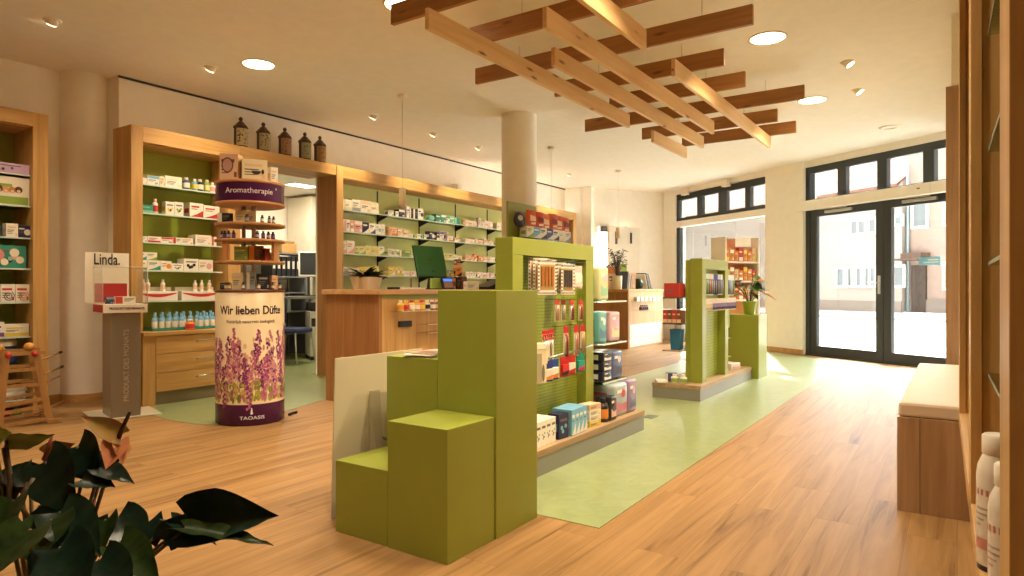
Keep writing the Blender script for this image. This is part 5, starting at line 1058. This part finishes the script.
mb = MB(); mb.add([(-.17, -.1, 0), (.17, -.1, 0), (.17, .12, 0), (-.17, .12, 0), (-.17, -.1, .03), (.17, -.1, .115), (.17, .12, .115), (-.17, .12, .03)], [(3, 2, 1, 0), (4, 5, 6, 7), (0, 1, 5, 4), (1, 2, 6, 5), (2, 3, 7, 6), (3, 0, 4, 7)], M_black)
tag(mb.build('writing_slope', None, (6.12, 4.42, 1.046)), 'black wedge shaped device on the counter by the perforated stand', 'printer')

bt = thing('consultation_counter', 'pale oak counter with white lower panel near the end wall', 'counter', (10.65, 4.75, 0))
B = lambda a, b, c, d_, e, f, m, bv=0: MB().box(a - 10.65, b - 10.65, c - 4.75, d_ - 4.75, e, f, m, bv)
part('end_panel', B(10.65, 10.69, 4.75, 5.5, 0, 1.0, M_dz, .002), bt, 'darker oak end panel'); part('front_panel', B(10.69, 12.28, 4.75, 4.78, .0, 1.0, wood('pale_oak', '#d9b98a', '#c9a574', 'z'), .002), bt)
part('lower_panel', B(10.72, 12.2, 4.742, 4.75, .03, .42, col('#f1ece0', .4)), bt, 'white lower front panel'); part('worktop', B(10.63, 12.3, 4.73, 5.52, 1.0, 1.045, M_wx, .003), bt)
mb = MB(); mb.box(.1, 1.45, -.22, 0, .66, .675, M_acryl); mb.tube([(.1, -.22, .67), (1.5, -.22, .67)], .005, M_acryledge, 5); part('front_shelf', mb, bt); mb = MB(); mb.box(.1, 1.35, -.12, 0, .82, .83, M_acryl); part('front_shelf', mb, bt)
for i in range(4): place(bottle_mesh(.03, .09, BR, BK, BR), 'jar', 'small dark jar, %s on the shelf of the far counter' % words[i], 'jar', (10.86 + i * .09, 4.60, .676), 0, 'dark jars on the far counter')
for i in range(6): place(carton_mesh(.13, .06, .08, W, (GY, LB, GR)[i % 3], 'lines'), 'medicine_carton', 'white carton, %s on the upper front shelf of the far counter' % words[i], 'carton', (10.9 + i * .19, 4.66, .831), 0, 'cartons on the far counter')
op = thing('potted_plant', 'dark small tree in a cream pot on the far counter', 'plant', (10.75, 5.0, 1.046))
mb = MB(); mb.lathe(0, 0, [(.075, 0), (.08, .01), (.09, .24), (.08, .24), (.075, .2), (.001, .2)], col('#e2d2a8', .5), 24); part('pot', mb, op)
mb = MB(); mb.tube([(0, 0, .2), (.01, .01, .4)], .012, M_stem); part('trunk', mb, op)
bushy(op, .24, 9, 60, .24, .48, .055, .10, [M_leafd, M_leafd, M_leafm])
for i, (dx, w, h, c, r) in enumerate(((.28, .10, .32, '#5a5f70', 10), (.36, .09, .28, '#d8d2c8', 14), (.43, .10, .26, '#b9a99a', 18))):
    mb = MB(); X = Matrix.Rotation(R(r), 4, 'Y'); mb.box(-.012, .012, -.1, .1, 0, h, col(c), .002, X=X); tag(mb.build('folder', None, (10.68 + dx, 5.0, 1.05)), 'leaning folder, %s behind the small tree on the far counter' % words[i], 'folder', 'folders on the far counter')
for i, (x, y, w, h, b, a, st) in enumerate(((11.15, 4.95, .26, .30, PE, W, 'lines'), (11.06, 5.2, .26, .42, PE, OR, 'top'), (11.35, 5.2, .24, .48, PE, GR, 'top'))):
    place(carton_mesh(w, .08, h, b, a, st), 'display_box', 'tall peach display box with %s %s on the far counter' % (NAMES[a], STY[st]), 'box', (x, y, 1.046), R(-40), 'display boxes on the far counter')
mb = MB(); mb.lathe(0, 0, [(.001, 0), (.1, .01), (.12, .1), (.07, .19), (.001, .2)], M_leafm, 16); tag(mb.build('green_bag', None, (11.52, 4.95, 1.046)), 'small dark green round pouch on the far counter', 'pouch')
for i in range(5):
    mb = MB(); X = Matrix.Rotation(R(-24 - i * 2), 4, 'Y'); mb.box(-.006, .006, -.1, .1, 0, .30 + .03 * (i % 2), col(('#e8e2d6', '#2c2b33', '#cfd3d0', '#8a8f94', '#ece6da')[i]), .001, X=X)
    tag(mb.build('brochure', None, (11.78 + i * .065, 4.95, 1.052)), 'leaning brochure, %s in the rack at the end of far counter' % words[i], 'brochure', 'brochures on the far counter')
mb = MB(); mb.lathe(0, 0, [(.13, 0), (.13, .62), (.12, .64), (.02, .66)], M_steel, 24); tag(mb.build('waste_bin', None, (12.75, 4.55, 0)), 'tall steel bin between far counter and shop window', 'bin')

# the white door in the end wall, standing ajar
dd = thing('door_2', 'white door standing ajar in the bright end wall', 'door', tuple(E0 - ED * .625 + FD * .0), math.atan2(-ED.y, -ED.x)); dd['kind'] = 'structure'
mb = MB(); X = Matrix.Rotation(R(14), 4, 'Z')
mb.box(0, .90, -.02, .03, .01, 2.315, col('#e2d7c3', .5), .003, X=X); part('door_leaf', mb, dd); mb = MB(); mb.box(.68, .73, .03, .05, 1.95, 2.2, col('#5a5648', .4), .004, X=X); mb.box(.25, .29, .03, .05, 1.98, 2.2, M_dark, .004, X=X); part('hinge_bracket', mb, dd)
mb = MB(); mb.box(.72, .94, .0, .08, 2.2, 2.31, col('#4a4c50', .4), .004); mb.bar((.94, .05, 2.30), (.35, .10, 2.31), .025, .03, col('#4a4c50')); part('door_closer', mb, dd)

# ------------------------------------------------------------------ back room behind the passage
kb = thing('storage_shelf', 'grey metal shelf unit with binders in the back room', 'shelving', (5.90, 8.75, 0))
for x in (0, 1.1): mb = MB(); mb.box(x - .015, x + .015, 0, .4, 0, 1.62, col('#7f8288', .4, .4)); part('upright', mb, kb)
for z in (.35, .70, 1.0, 1.25, 1.62): mb = MB(); mb.box(.01, 1.09, 0, .4, z - .02, z, col('#8c8f92', .4, .4)); part('shelf_board', mb, kb)
for i in range(6):
    mb = MB(); mb.box(-.036, .036, 0, .28, 0, .31, col('#1f1f24', .5), .002); mb.box(-.02, .02, -.002, 0, .12, .24, col('#d8d4c8')); tag(mb.build('binder', None, (6.42 + i * .09, 8.78, 1.25)), 'black binder with pale label, %s on the back room shelf' % words[i], 'binder', 'binders in the back room')
for i in range(4):
    mb = MB(); mb.box(-.18, .18, 0, .26, 0, .03, col(('#d8cfae', '#c9b88a', '#e2dac0', '#b8a47a')[i])); tag(mb.build('paper_stack', None, (6.22, 8.80, 1.62 + .031 * i)), 'paper stack on top of the back room shelf, %s from below' % words[i], 'paper stack', 'papers in the back room')
mb = MB(); mb.box(-.14, .14, 0, .24, 0, .15, col('#b08a54', .6), .01); mb.box(-.12, .12, .02, .2, .15, .19, col('#8f6f42', .6), .01); tag(mb.build('wicker_basket', None, (6.72, 8.80, 1.62)), 'brown basket on top of the back room shelf', 'basket')
for i, c in enumerate(('#a03028', '#4a5a8a', '#d9d2c2', '#c98a4a', '#2f2f38', '#8a9a8a')):
    mb = MB(); mb.box(-.03, .03, 0, .2, 0, .22, col(c), .002); tag(mb.build('folder', None, (6.28 + i * .085, 8.79, .70)), 'upright coloured folder, %s on the lower back room shelf' % words[i], 'folder', 'folders in the back room')
cbw = thing('tall_cabinet', 'tall white cabinet in the back room seen through the passage', 'cabinet', (7.02, 8.65, 0))
mb = MB(); mb.box(0, 1.0, 0, .6, 1.30, 2.55, col('#d9d2c0', .5), .004); part('carcass', mb, cbw)
for z0, z1 in ((1.31, 1.86), (1.875, 2.54)): mb = MB(); mb.box(.005, .99, -.02, 0, z0, z1, col('#dfd8c6', .45), .003); dr = part('door', mb, cbw); mb = MB(); mb.tube([(.1, -.025, z0 + .05), (.1, -.05, z0 + .06), (.25, -.05, z0 + .06), (.25, -.025, z0 + .05)], .006, M_steel, 6); part('handle', mb, dr)
mb = MB(); mb.box(0, .03, 0, .6, 0, 1.3, col('#d9d2c0', .5)); mb.box(.97, 1.0, 0, .6, 0, 1.3, col('#d9d2c0', .5)); mb.box(0, 1.0, .57, .6, 0, 1.3, col('#cfc8b6', .5)); part('frame_side', mb, cbw)
dk = thing('work_desk', 'grey desk in the back room behind the passage', 'desk', (5.9, 8.1, 0)); mb = MB(); mb.box(0, 1.7, 0, .6, .90, .94, col('#8d8d86', .5), .003); part('desk_top', mb, dk)
for x in (.03, 1.67): mb = MB(); mb.box(x - .02, x + .02, .02, .58, 0, .90, col('#c9c9c4', .4)); part('leg', mb, dk)
pm = thing('monitor', 'dark monitor with pale frame in the back room', 'monitor', (6.66, 8.25, .941), R(-35)); mb = MB(); X = Matrix.Translation((0, .1, .30)) @ Matrix.Rotation(R(-8), 4, 'X'); mb.box(-.15, .15, 0, .03, 0, .40, col('#cfcac0', .4), .008, X=X); part('bezel', mb, pm)
mb = MB(); mb.box(-.125, .125, -.002, 0, .03, .375, col('#2a2c30', .15), X=X); part('screen', mb, pm); mb = MB(); mb.box(-.1, .1, .02, .2, 0, .015, M_dark, .004); mb.box(-.02, .02, .12, .15, .01, .42, M_dark); part('stand', mb, pm)
cp = thing('printer_cabinet', 'white floor-standing printer in the back room', 'printer', (6.50, 7.75, 0), R(-30)); mb = MB(); mb.box(-.18, .32, 0, .45, .06, .72, col('#d6d6ca', .4), .01); part('body', mb, cp)
mb = MB(); mb.box(-.17, .31, .02, .44, 0, .06, M_dark); part('base', mb, cp); mb = MB(); mb.box(-.17, .3, .01, .44, .72, .86, M_dark, .02); part('feeder', mb, cp); mb = MB(); mb.box(-.16, -.09, -.006, 0, .5, .62, M_dark); part('panel', mb, cp)
ch = thing('office_chair', 'blue upholstered chair with metal legs in the back room', 'chair', (6.02, 7.85, 0), R(20)); mb = MB(); mb.box(-.23, .23, -.22, .22, .43, .50, col('#2a3560', .8), .03); part('seat', mb, ch)
mb = MB(); mb.box(-.22, .22, .2, .26, .55, .95, col('#2a3560', .8), .025); part('backrest', mb, ch)
for x in (-.21, .21):
    for y in (-.2, .22): mb = MB(); mb.tube([(x * 1.15, y * 1.2, 0), (x, y, .44 if y < 0 else .9)], .012, M_steel); part('leg', mb, ch)
mb = MB(); mb.box(-.22, .22, -.13, .13, -.012, 0, col('#efe7d8', .5)); pl = mb.build('panel_lamp', None, (6.4, 8.1, 2.6)); tag(pl, 'square glowing ceiling panel in the back room', 'ceiling lamp')
mb = MB(); mb.box(-.2, .2, -.11, .11, -.014, -.012, M_lampday); part('diffuser', mb, pl)
l = bpy.data.lights.new('panel', 'AREA'); l.size = .4; l.energy = 22; l.color = (1, .86, .66); lo = bpy.data.objects.new('panel_glow', l); COL.objects.link(lo); lo.parent = pl; lo.location = (0, 0, -.03)

# ------------------------------------------------------------------ bench and oak shelf beside the viewer
bn = thing('bench', 'oak box bench with beige seat pad beside the shop doors', 'bench', (3.62, -.2, 0))
mb = MB(); mb.box(.0, .02, .345, .437, 0, .445, M_benchz, .0015); mb.box(0.002, .02, .0, .343, 0, .445, M_benchz, .0015); part('end_panel', mb, bn); mb = MB(); mb.box(.02, 2.0, 0, .437, 0, .445, M_benchz, .0015); part('body', mb, bn)
mb = MB(); mb.box(.004, 2.0, .0, .432, .447, .515, col('#e0d2c0', .6), .014); part('seat_pad', mb, bn)
mb = MB(); mb.box(5.86, 5.90, -.45, .07, 0, 2.55, M_benchz, .002); ep = mb.build('end_panel_board', None); tag(ep, 'tall oak panel standing behind the bench end', 'panel')

rs = thing('display_shelf', 'tall oak display shelf with glass boards close to the viewer', 'shelving', (0, 0, 0), R(.8))
YF = -.053; YB = -.40
for a0, a1, lab in ((.80, .93, 'near'), (1.894, 2.04, ''), (3.25, 3.38, '')):
    mb = MB(); mb.box(a0, a1, YF - .022, YF, .485, 2.62, M_wz, .0012); part('stile', mb, rs)
    mb = MB(); mb.box(a0 + .006, a1 - .006, YB, YF - .0225, .485, 2.62, M_dz if lab else M_wz, .001); part('side_panel', mb, rs)  # near side uses dark oak: its shade is put into the colour
mb = MB(); mb.box(.93, 3.25, YF - .022, YF, .485, .545, M_wx, .0012); part('rail', mb, rs); mb = MB(); mb.box(.8, 3.38, YF - .022, YF, 2.5, 2.62, M_wx); part('rail', mb, rs)
mb = MB(); mb.box(.8, 3.38, YB, YF - .022, .50, .545, M_wx); part('bottom_board', mb, rs); mb = MB(); mb.box(.8, 3.38, YB - .02, YB, .485, 2.62, M_wz); part('back_panel', mb, rs)
mb = MB(); mb.box(.8, 3.38, YB, -.30, 0, .484, M_wx); part('base', mb, rs)
RS = Matrix.Rotation(R(.8), 4, 'Z')
for z in (.855, 1.113, 1.376, 1.647, 1.92):
    for a0, a1 in ((.937, 1.89), (2.045, 3.245)):
        mb = MB(); mb.box(a0, a1, YB, -.086, z - .008, z, M_shelfglass); mb.box(a0, a1, -.0865, -.086, z - .008, z, M_edge); part('shelf', mb, rs)
def rsp(a, b, z): return tuple(RS @ Vector((a, -b, z)))
GR_ = 'goods on the oak shelf beside the viewer'
for nm, a, b, r, h, lab in (('shampoo_bottle', 1.47, .081, .032, .243, 'tall white bottle with red print standing on bottom board'), ('shampoo_bottle', 1.27, .088, .031, .235, 'second tall white bottle, partly behind the near upright'), ('shampoo_bottle', 1.17, .083, .015, .105, 'small white bottle before the two tall ones')):
    o = thing(nm, lab, 'bottle', rsp(a, b, .546), R(-125), GR_)
    mb = MB(); mb.lathe(0, 0, [(r * .95, .006), (r, .012), (r, h * .70), (r * .93, h * .77), (r * .72, h * .84), (r * .68, h * .86)], col('#e9e0d2', .25), 32); part('body', mb, o)
    mb = MB(); mb.lathe(0, 0, [(r * .97, 0), (r * .98, .012)], col('#2c2a3a', .3), 32); part('foot', mb, o)
    mb = MB(); mb.lathe(0, 0, [(r * .70, h * .85), (r * .74, h * .86), (r * .74, h * .985), (r * .64, h)], col('#f0e8da', .3), 32); part('cap', mb, o)
    mb = MB()
    def wrap(z0, z1, x0, x1, m):
        n = 8; rr = r * 1.012
        vs = [(rr * math.cos(x0 + (x1 - x0) * i / n), rr * math.sin(x0 + (x1 - x0) * i / n), z) for z in (z0, z1) for i in range(n + 1)]
        mb.add(vs, [(i, i + 1, n + 2 + i, n + 1 + i) for i in range(n)], m, True)
    a0 = -PI / 2
    for i in range(6): wrap(h * .555, h * .60, a0 - .9 + i * .3, a0 - .75 + i * .3, col('#c07a6e'))
    for i, zz in enumerate((.45, .41, .37, .33)): wrap(h * zz, h * (zz + .014), a0 - .9, a0 + .3 - .2 * i, col('#b0a29a'))
    wrap(h * .16, h * .24, a0 - .8, a0 + .4, col('#c98a7c'))
    part('print', mb, o)
for i, (a, b, z, w, d_, h, ba, ac, lab) in enumerate(((1.40, .15, .856, .12, .10, .17, CR, PE, 'cream carton on the lowest glass board of the near oak shelf'), (1.36, .16, 1.377, .12, .1, .12, CR, YE, 'cream carton on the third glass board of the near oak shelf'), (1.5, .16, 1.648, .12, .1, .16, CR, GY, 'cream carton high on the fourth glass board'), (1.18, .19, .856, .1, .1, .16, W, PE, 'white carton on the lowest glass board of the near oak shelf'))):
    place(carton_mesh(w, d_, h, ba, ac, 'lines'), 'care_carton', lab, 'carton', rsp(a, b, z), R(.8 - 90), GR_)
o = thing('blister_pack', 'grey green clear pack on the second glass board of oak shelf', 'pack', rsp(1.53, .135, 1.114), R(-89), GR_)
mb = MB(); mb.box(-.045, .045, 0, .05, 0, .14, col('#7d8a80', .2), .012); part('tray', mb, o); mb = MB(); mb.box(-.05, .05, -.004, 0, .005, .15, M_acryl); part('cover', mb, o)

# ------------------------------------------------------------------ anthurium close to the viewer
an = thing('anthurium', 'large anthurium with glossy dark leaves and orange green spathes', 'plant', tuple(at(40, 289, 1.36).xy) + (0,))
A0 = an.location.copy()
RV = Vector((_s, -_c, 0)); FV = Vector((_c, _s, 0)); UV = Vector((0, 0, 1))
mb = MB(); mb.lathe(0, 0, [(.11, 0), (.12, .01), (.15, .33), (.145, .335), (.135, .33), (.13, .29), (.001, .29)], col('#6f6a62', .4), 36); part('pot', mb, an); mb = MB(); mb.lathe(0, 0, [(.132, .285), (.06, .30), (.001, .302)], M_dark, 24); part('soil', mb, an)
ROOT = Vector((0, 0, .30))
def lf(bx, by, bz, tx, ty, tz, w, nr, nf, nu, mat, stem=True, kind='leaf', cup=.25, droop=.08, heart=True, mat2=None, smat=None):
    b = at(bx, by, bz) - A0; t = at(tx, ty, tz) - A0; n = RV * nr + FV * nf + UV * nu
    mb = MB(); leaf_mesh(mb, b, t, w, n, mat, heart, cup, droop, 12, mat2); part(kind, mb, an)
    if stem:
        mb = MB(); r0 = ROOT + Vector((b.x * .12, b.y * .12, 0)); mid = (r0 + b) / 2 + Vector((b.x * .12, b.y * .12, .05)); mb.tube([r0, mid, b], .0048, smat or M_stem, 6, .0034); part('stem', mb, an)
M_und = col('#4a4a2e', .5)
lf(190, 524, 1.36, 277, 515, 1.28, .125, .05, -.75, .55, M_leafd, mat2=M_und, cup=.55, droop=.02)
lf(186, 528, 1.33, 273, 542, 1.24, .05, .1, -.25, 1, M_leafm, cup=.3, droop=.03)
lf(172, 520, 1.36, 217, 541, 1.33, .045, .1, -.2, 1, M_leafd)
lf(150, 543, 1.36, 160, 510, 1.40, .055, -.1, -.9, .3, M_leafd); lf(166, 540, 1.34, 188, 513, 1.36, .065, .3, -.9, .2, M_leafd)
lf(106, 520, 1.30, 97, 556, 1.24, .075, -.2, -.9, .4, M_leafm); lf(120, 543, 1.26, 157, 578, 1.18, .08, .2, -.8, .6, M_leafm); lf(118, 517, 1.34, 146, 550, 1.30, .09, .3, -.6, .7, M_leafd)
lf(46, 462, 1.40, 70, 513, 1.30, .115, -.1, -.9, .4, M_leafd, mat2=M_und, cup=.15)
lf(60, 512, 1.30, 98, 552, 1.22, .10, .1, -.6, .8, M_leafd); lf(52, 520, 1.28, 30, 565, 1.20, .12, -.1, -.7, .7, M_leafm); lf(30, 530, 1.2, -20, 580, 1.12, .13, -.2, -.7, .7, M_leafm)
lf(60, 548, 1.2, 82, 600, 1.12, .11, .1, -.7, .7, M_leafd); lf(100, 560, 1.2, 130, 600, 1.12, .09, .1, -.7, .7, M_leafd); lf(20, 470, 1.42, 4, 512, 1.36, .09, -.2, -.9, .3, M_leafd)
lf(30, 478, 1.40, -4, 470, 1.42, .07, 0, -.6, .8, M_leafd); lf(78, 446, 1.42, 96, 482, 1.36, .095, .1, -.95, .2, M_leafd); lf(108, 452, 1.42, 112, 478, 1.38, .05, .3, -.9, .1, M_leafd)
lf(100, 468, 1.38, 133, 480, 1.33, .05, .1, -.5, .9, M_leafd); lf(82, 480, 1.36, 114, 484, 1.33, .06, .05, -.4, .9, M_leafd); lf(40, 505, 1.38, 80, 505, 1.36, .10, 0, -.8, .6, M_leafd); lf(70, 530, 1.3, 40, 520, 1.3, .11, 0, -.7, .7, M_leafd)
lf(14, 500, 1.3, -6, 545, 1.24, .1, -.3, -.8, .5, M_leafm); lf(90, 520, 1.32, 66, 560, 1.26, .10, 0, -.8, .6, M_leafd)
# spathes with their spadix
M_pinkgreen = marbled('spathe_pink_green', '#c2593c', '#84913a', 9, .4)
lf(6, 440, 1.42, 51, 438, 1.36, .055, .05, -.75, -.5, M_spatheg, True, 'spathe', .3, .06, True, M_leafo)
lf(-6, 440, 1.40, 9, 432, 1.38, .05, .1, -.9, .4, col('#9aac3c', .35), True, 'spathe')
lf(119, 435, 1.42, 81, 416, 1.38, .05, -.2, -.7, .6, M_pinkgreen, True, 'spathe', .3, .05, True)
lf(46, 455, 1.44, 72, 444, 1.42, .05, 0, -.9, .2, M_pinkgreen, True, 'spathe')
lf(117, 441, 1.42, 106, 468, 1.37, .055, .4, -.85, .1, col('#c27a52', .4), False, 'spathe', .5, .1); lf(119, 442, 1.42, 124, 464, 1.40, .04, .8, -.5, .1, col('#c98a5c', .4), False, 'spathe', .4)
mb = MB(); mb.tube([at(115, 446, 1.42) - A0, at(122, 429, 1.42) - A0, at(130, 412, 1.41) - A0], .006, col('#4a2a22', .5), 8, .0035); part('spadix', mb, an)
mb = MB(); mb.tube([ROOT, at(84, 545, 1.36) - A0, at(92, 505, 1.38) - A0, at(97, 480, 1.40) - A0, at(117, 440, 1.42) - A0], .0075, M_stempink, 8, .005); part('flower_stem', mb, an)
mb = MB(); mb.tube([at(44, 460, 1.42) - A0, at(52, 436, 1.42) - A0], .005, M_stempink, 8, .003); part('spadix', mb, an)
for pts in (((0, 532, 1.34), (22, 500, 1.36), (34, 478, 1.38)), ((8, 520, 1.34), (10, 480, 1.38), (4, 448, 1.41)), ((30, 520, 1.33), (20, 505, 1.34), (28, 482, 1.36))):
    mb = MB(); mb.tube([at(*p) - A0 for p in pts], .005, M_stem, 6); part('stem', mb, an)

# ------------------------------------------------------------------ daylight
SKY_LOW, SKY_HIGH = 0.8, 23
w = bpy.data.worlds.new('sky'); SC.world = w; w.use_nodes = True
t = w.node_tree; bg = t.nodes['Background']; bg.inputs['Color'].default_value = (1, .985, .96, 1)
# hazy sky, brightest on the sun's side
tc = t.nodes.new('ShaderNodeTexCoord'); dt = t.nodes.new('ShaderNodeVectorMath'); dt.operation = 'DOT_PRODUCT'; dt.inputs[1].default_value = (.80, .26, .54)
mr = t.nodes.new('ShaderNodeMapRange'); mr.interpolation_type = 'SMOOTHSTEP'; mr.inputs[1].default_value = .40; mr.inputs[2].default_value = .98; mr.inputs[3].default_value = SKY_LOW; mr.inputs[4].default_value = SKY_HIGH
t.links.new(tc.outputs['Generated'], dt.inputs[0]); t.links.new(dt.outputs['Value'], mr.inputs[0]); t.links.new(mr.outputs[0], bg.inputs['Strength'])
sun = bpy.data.lights.new('sun', 'SUN'); sun.energy = 10; sun.angle = R(.6); sun.color = (1, .95, .86)
so = bpy.data.objects.new('sun', sun); COL.objects.link(so)
el = R(34); sd = Vector((-.95 * math.cos(el), -.312 * math.cos(el), -math.sin(el)))
so.rotation_euler = sd.to_track_quat('-Z', 'Y').to_euler(); so.location = (25, 10, 15)
for t0, t1, z0, z1 in ((-2.75, -.05, .1, 2.95), (.85, 3.25, .1, 2.95)):
    l = bpy.data.lights.new('portal', 'AREA'); l.shape = 'RECTANGLE'; l.size = t1 - t0; l.size_y = z1 - z0; l.cycles.is_portal = True
    lo = bpy.data.objects.new('window_portal', l); COL.objects.link(lo); lo.location = fw((t0 + t1) / 2, .25, (z0 + z1) / 2)
    lo.rotation_euler = (-FO).to_track_quat('-Z', 'Y').to_euler()
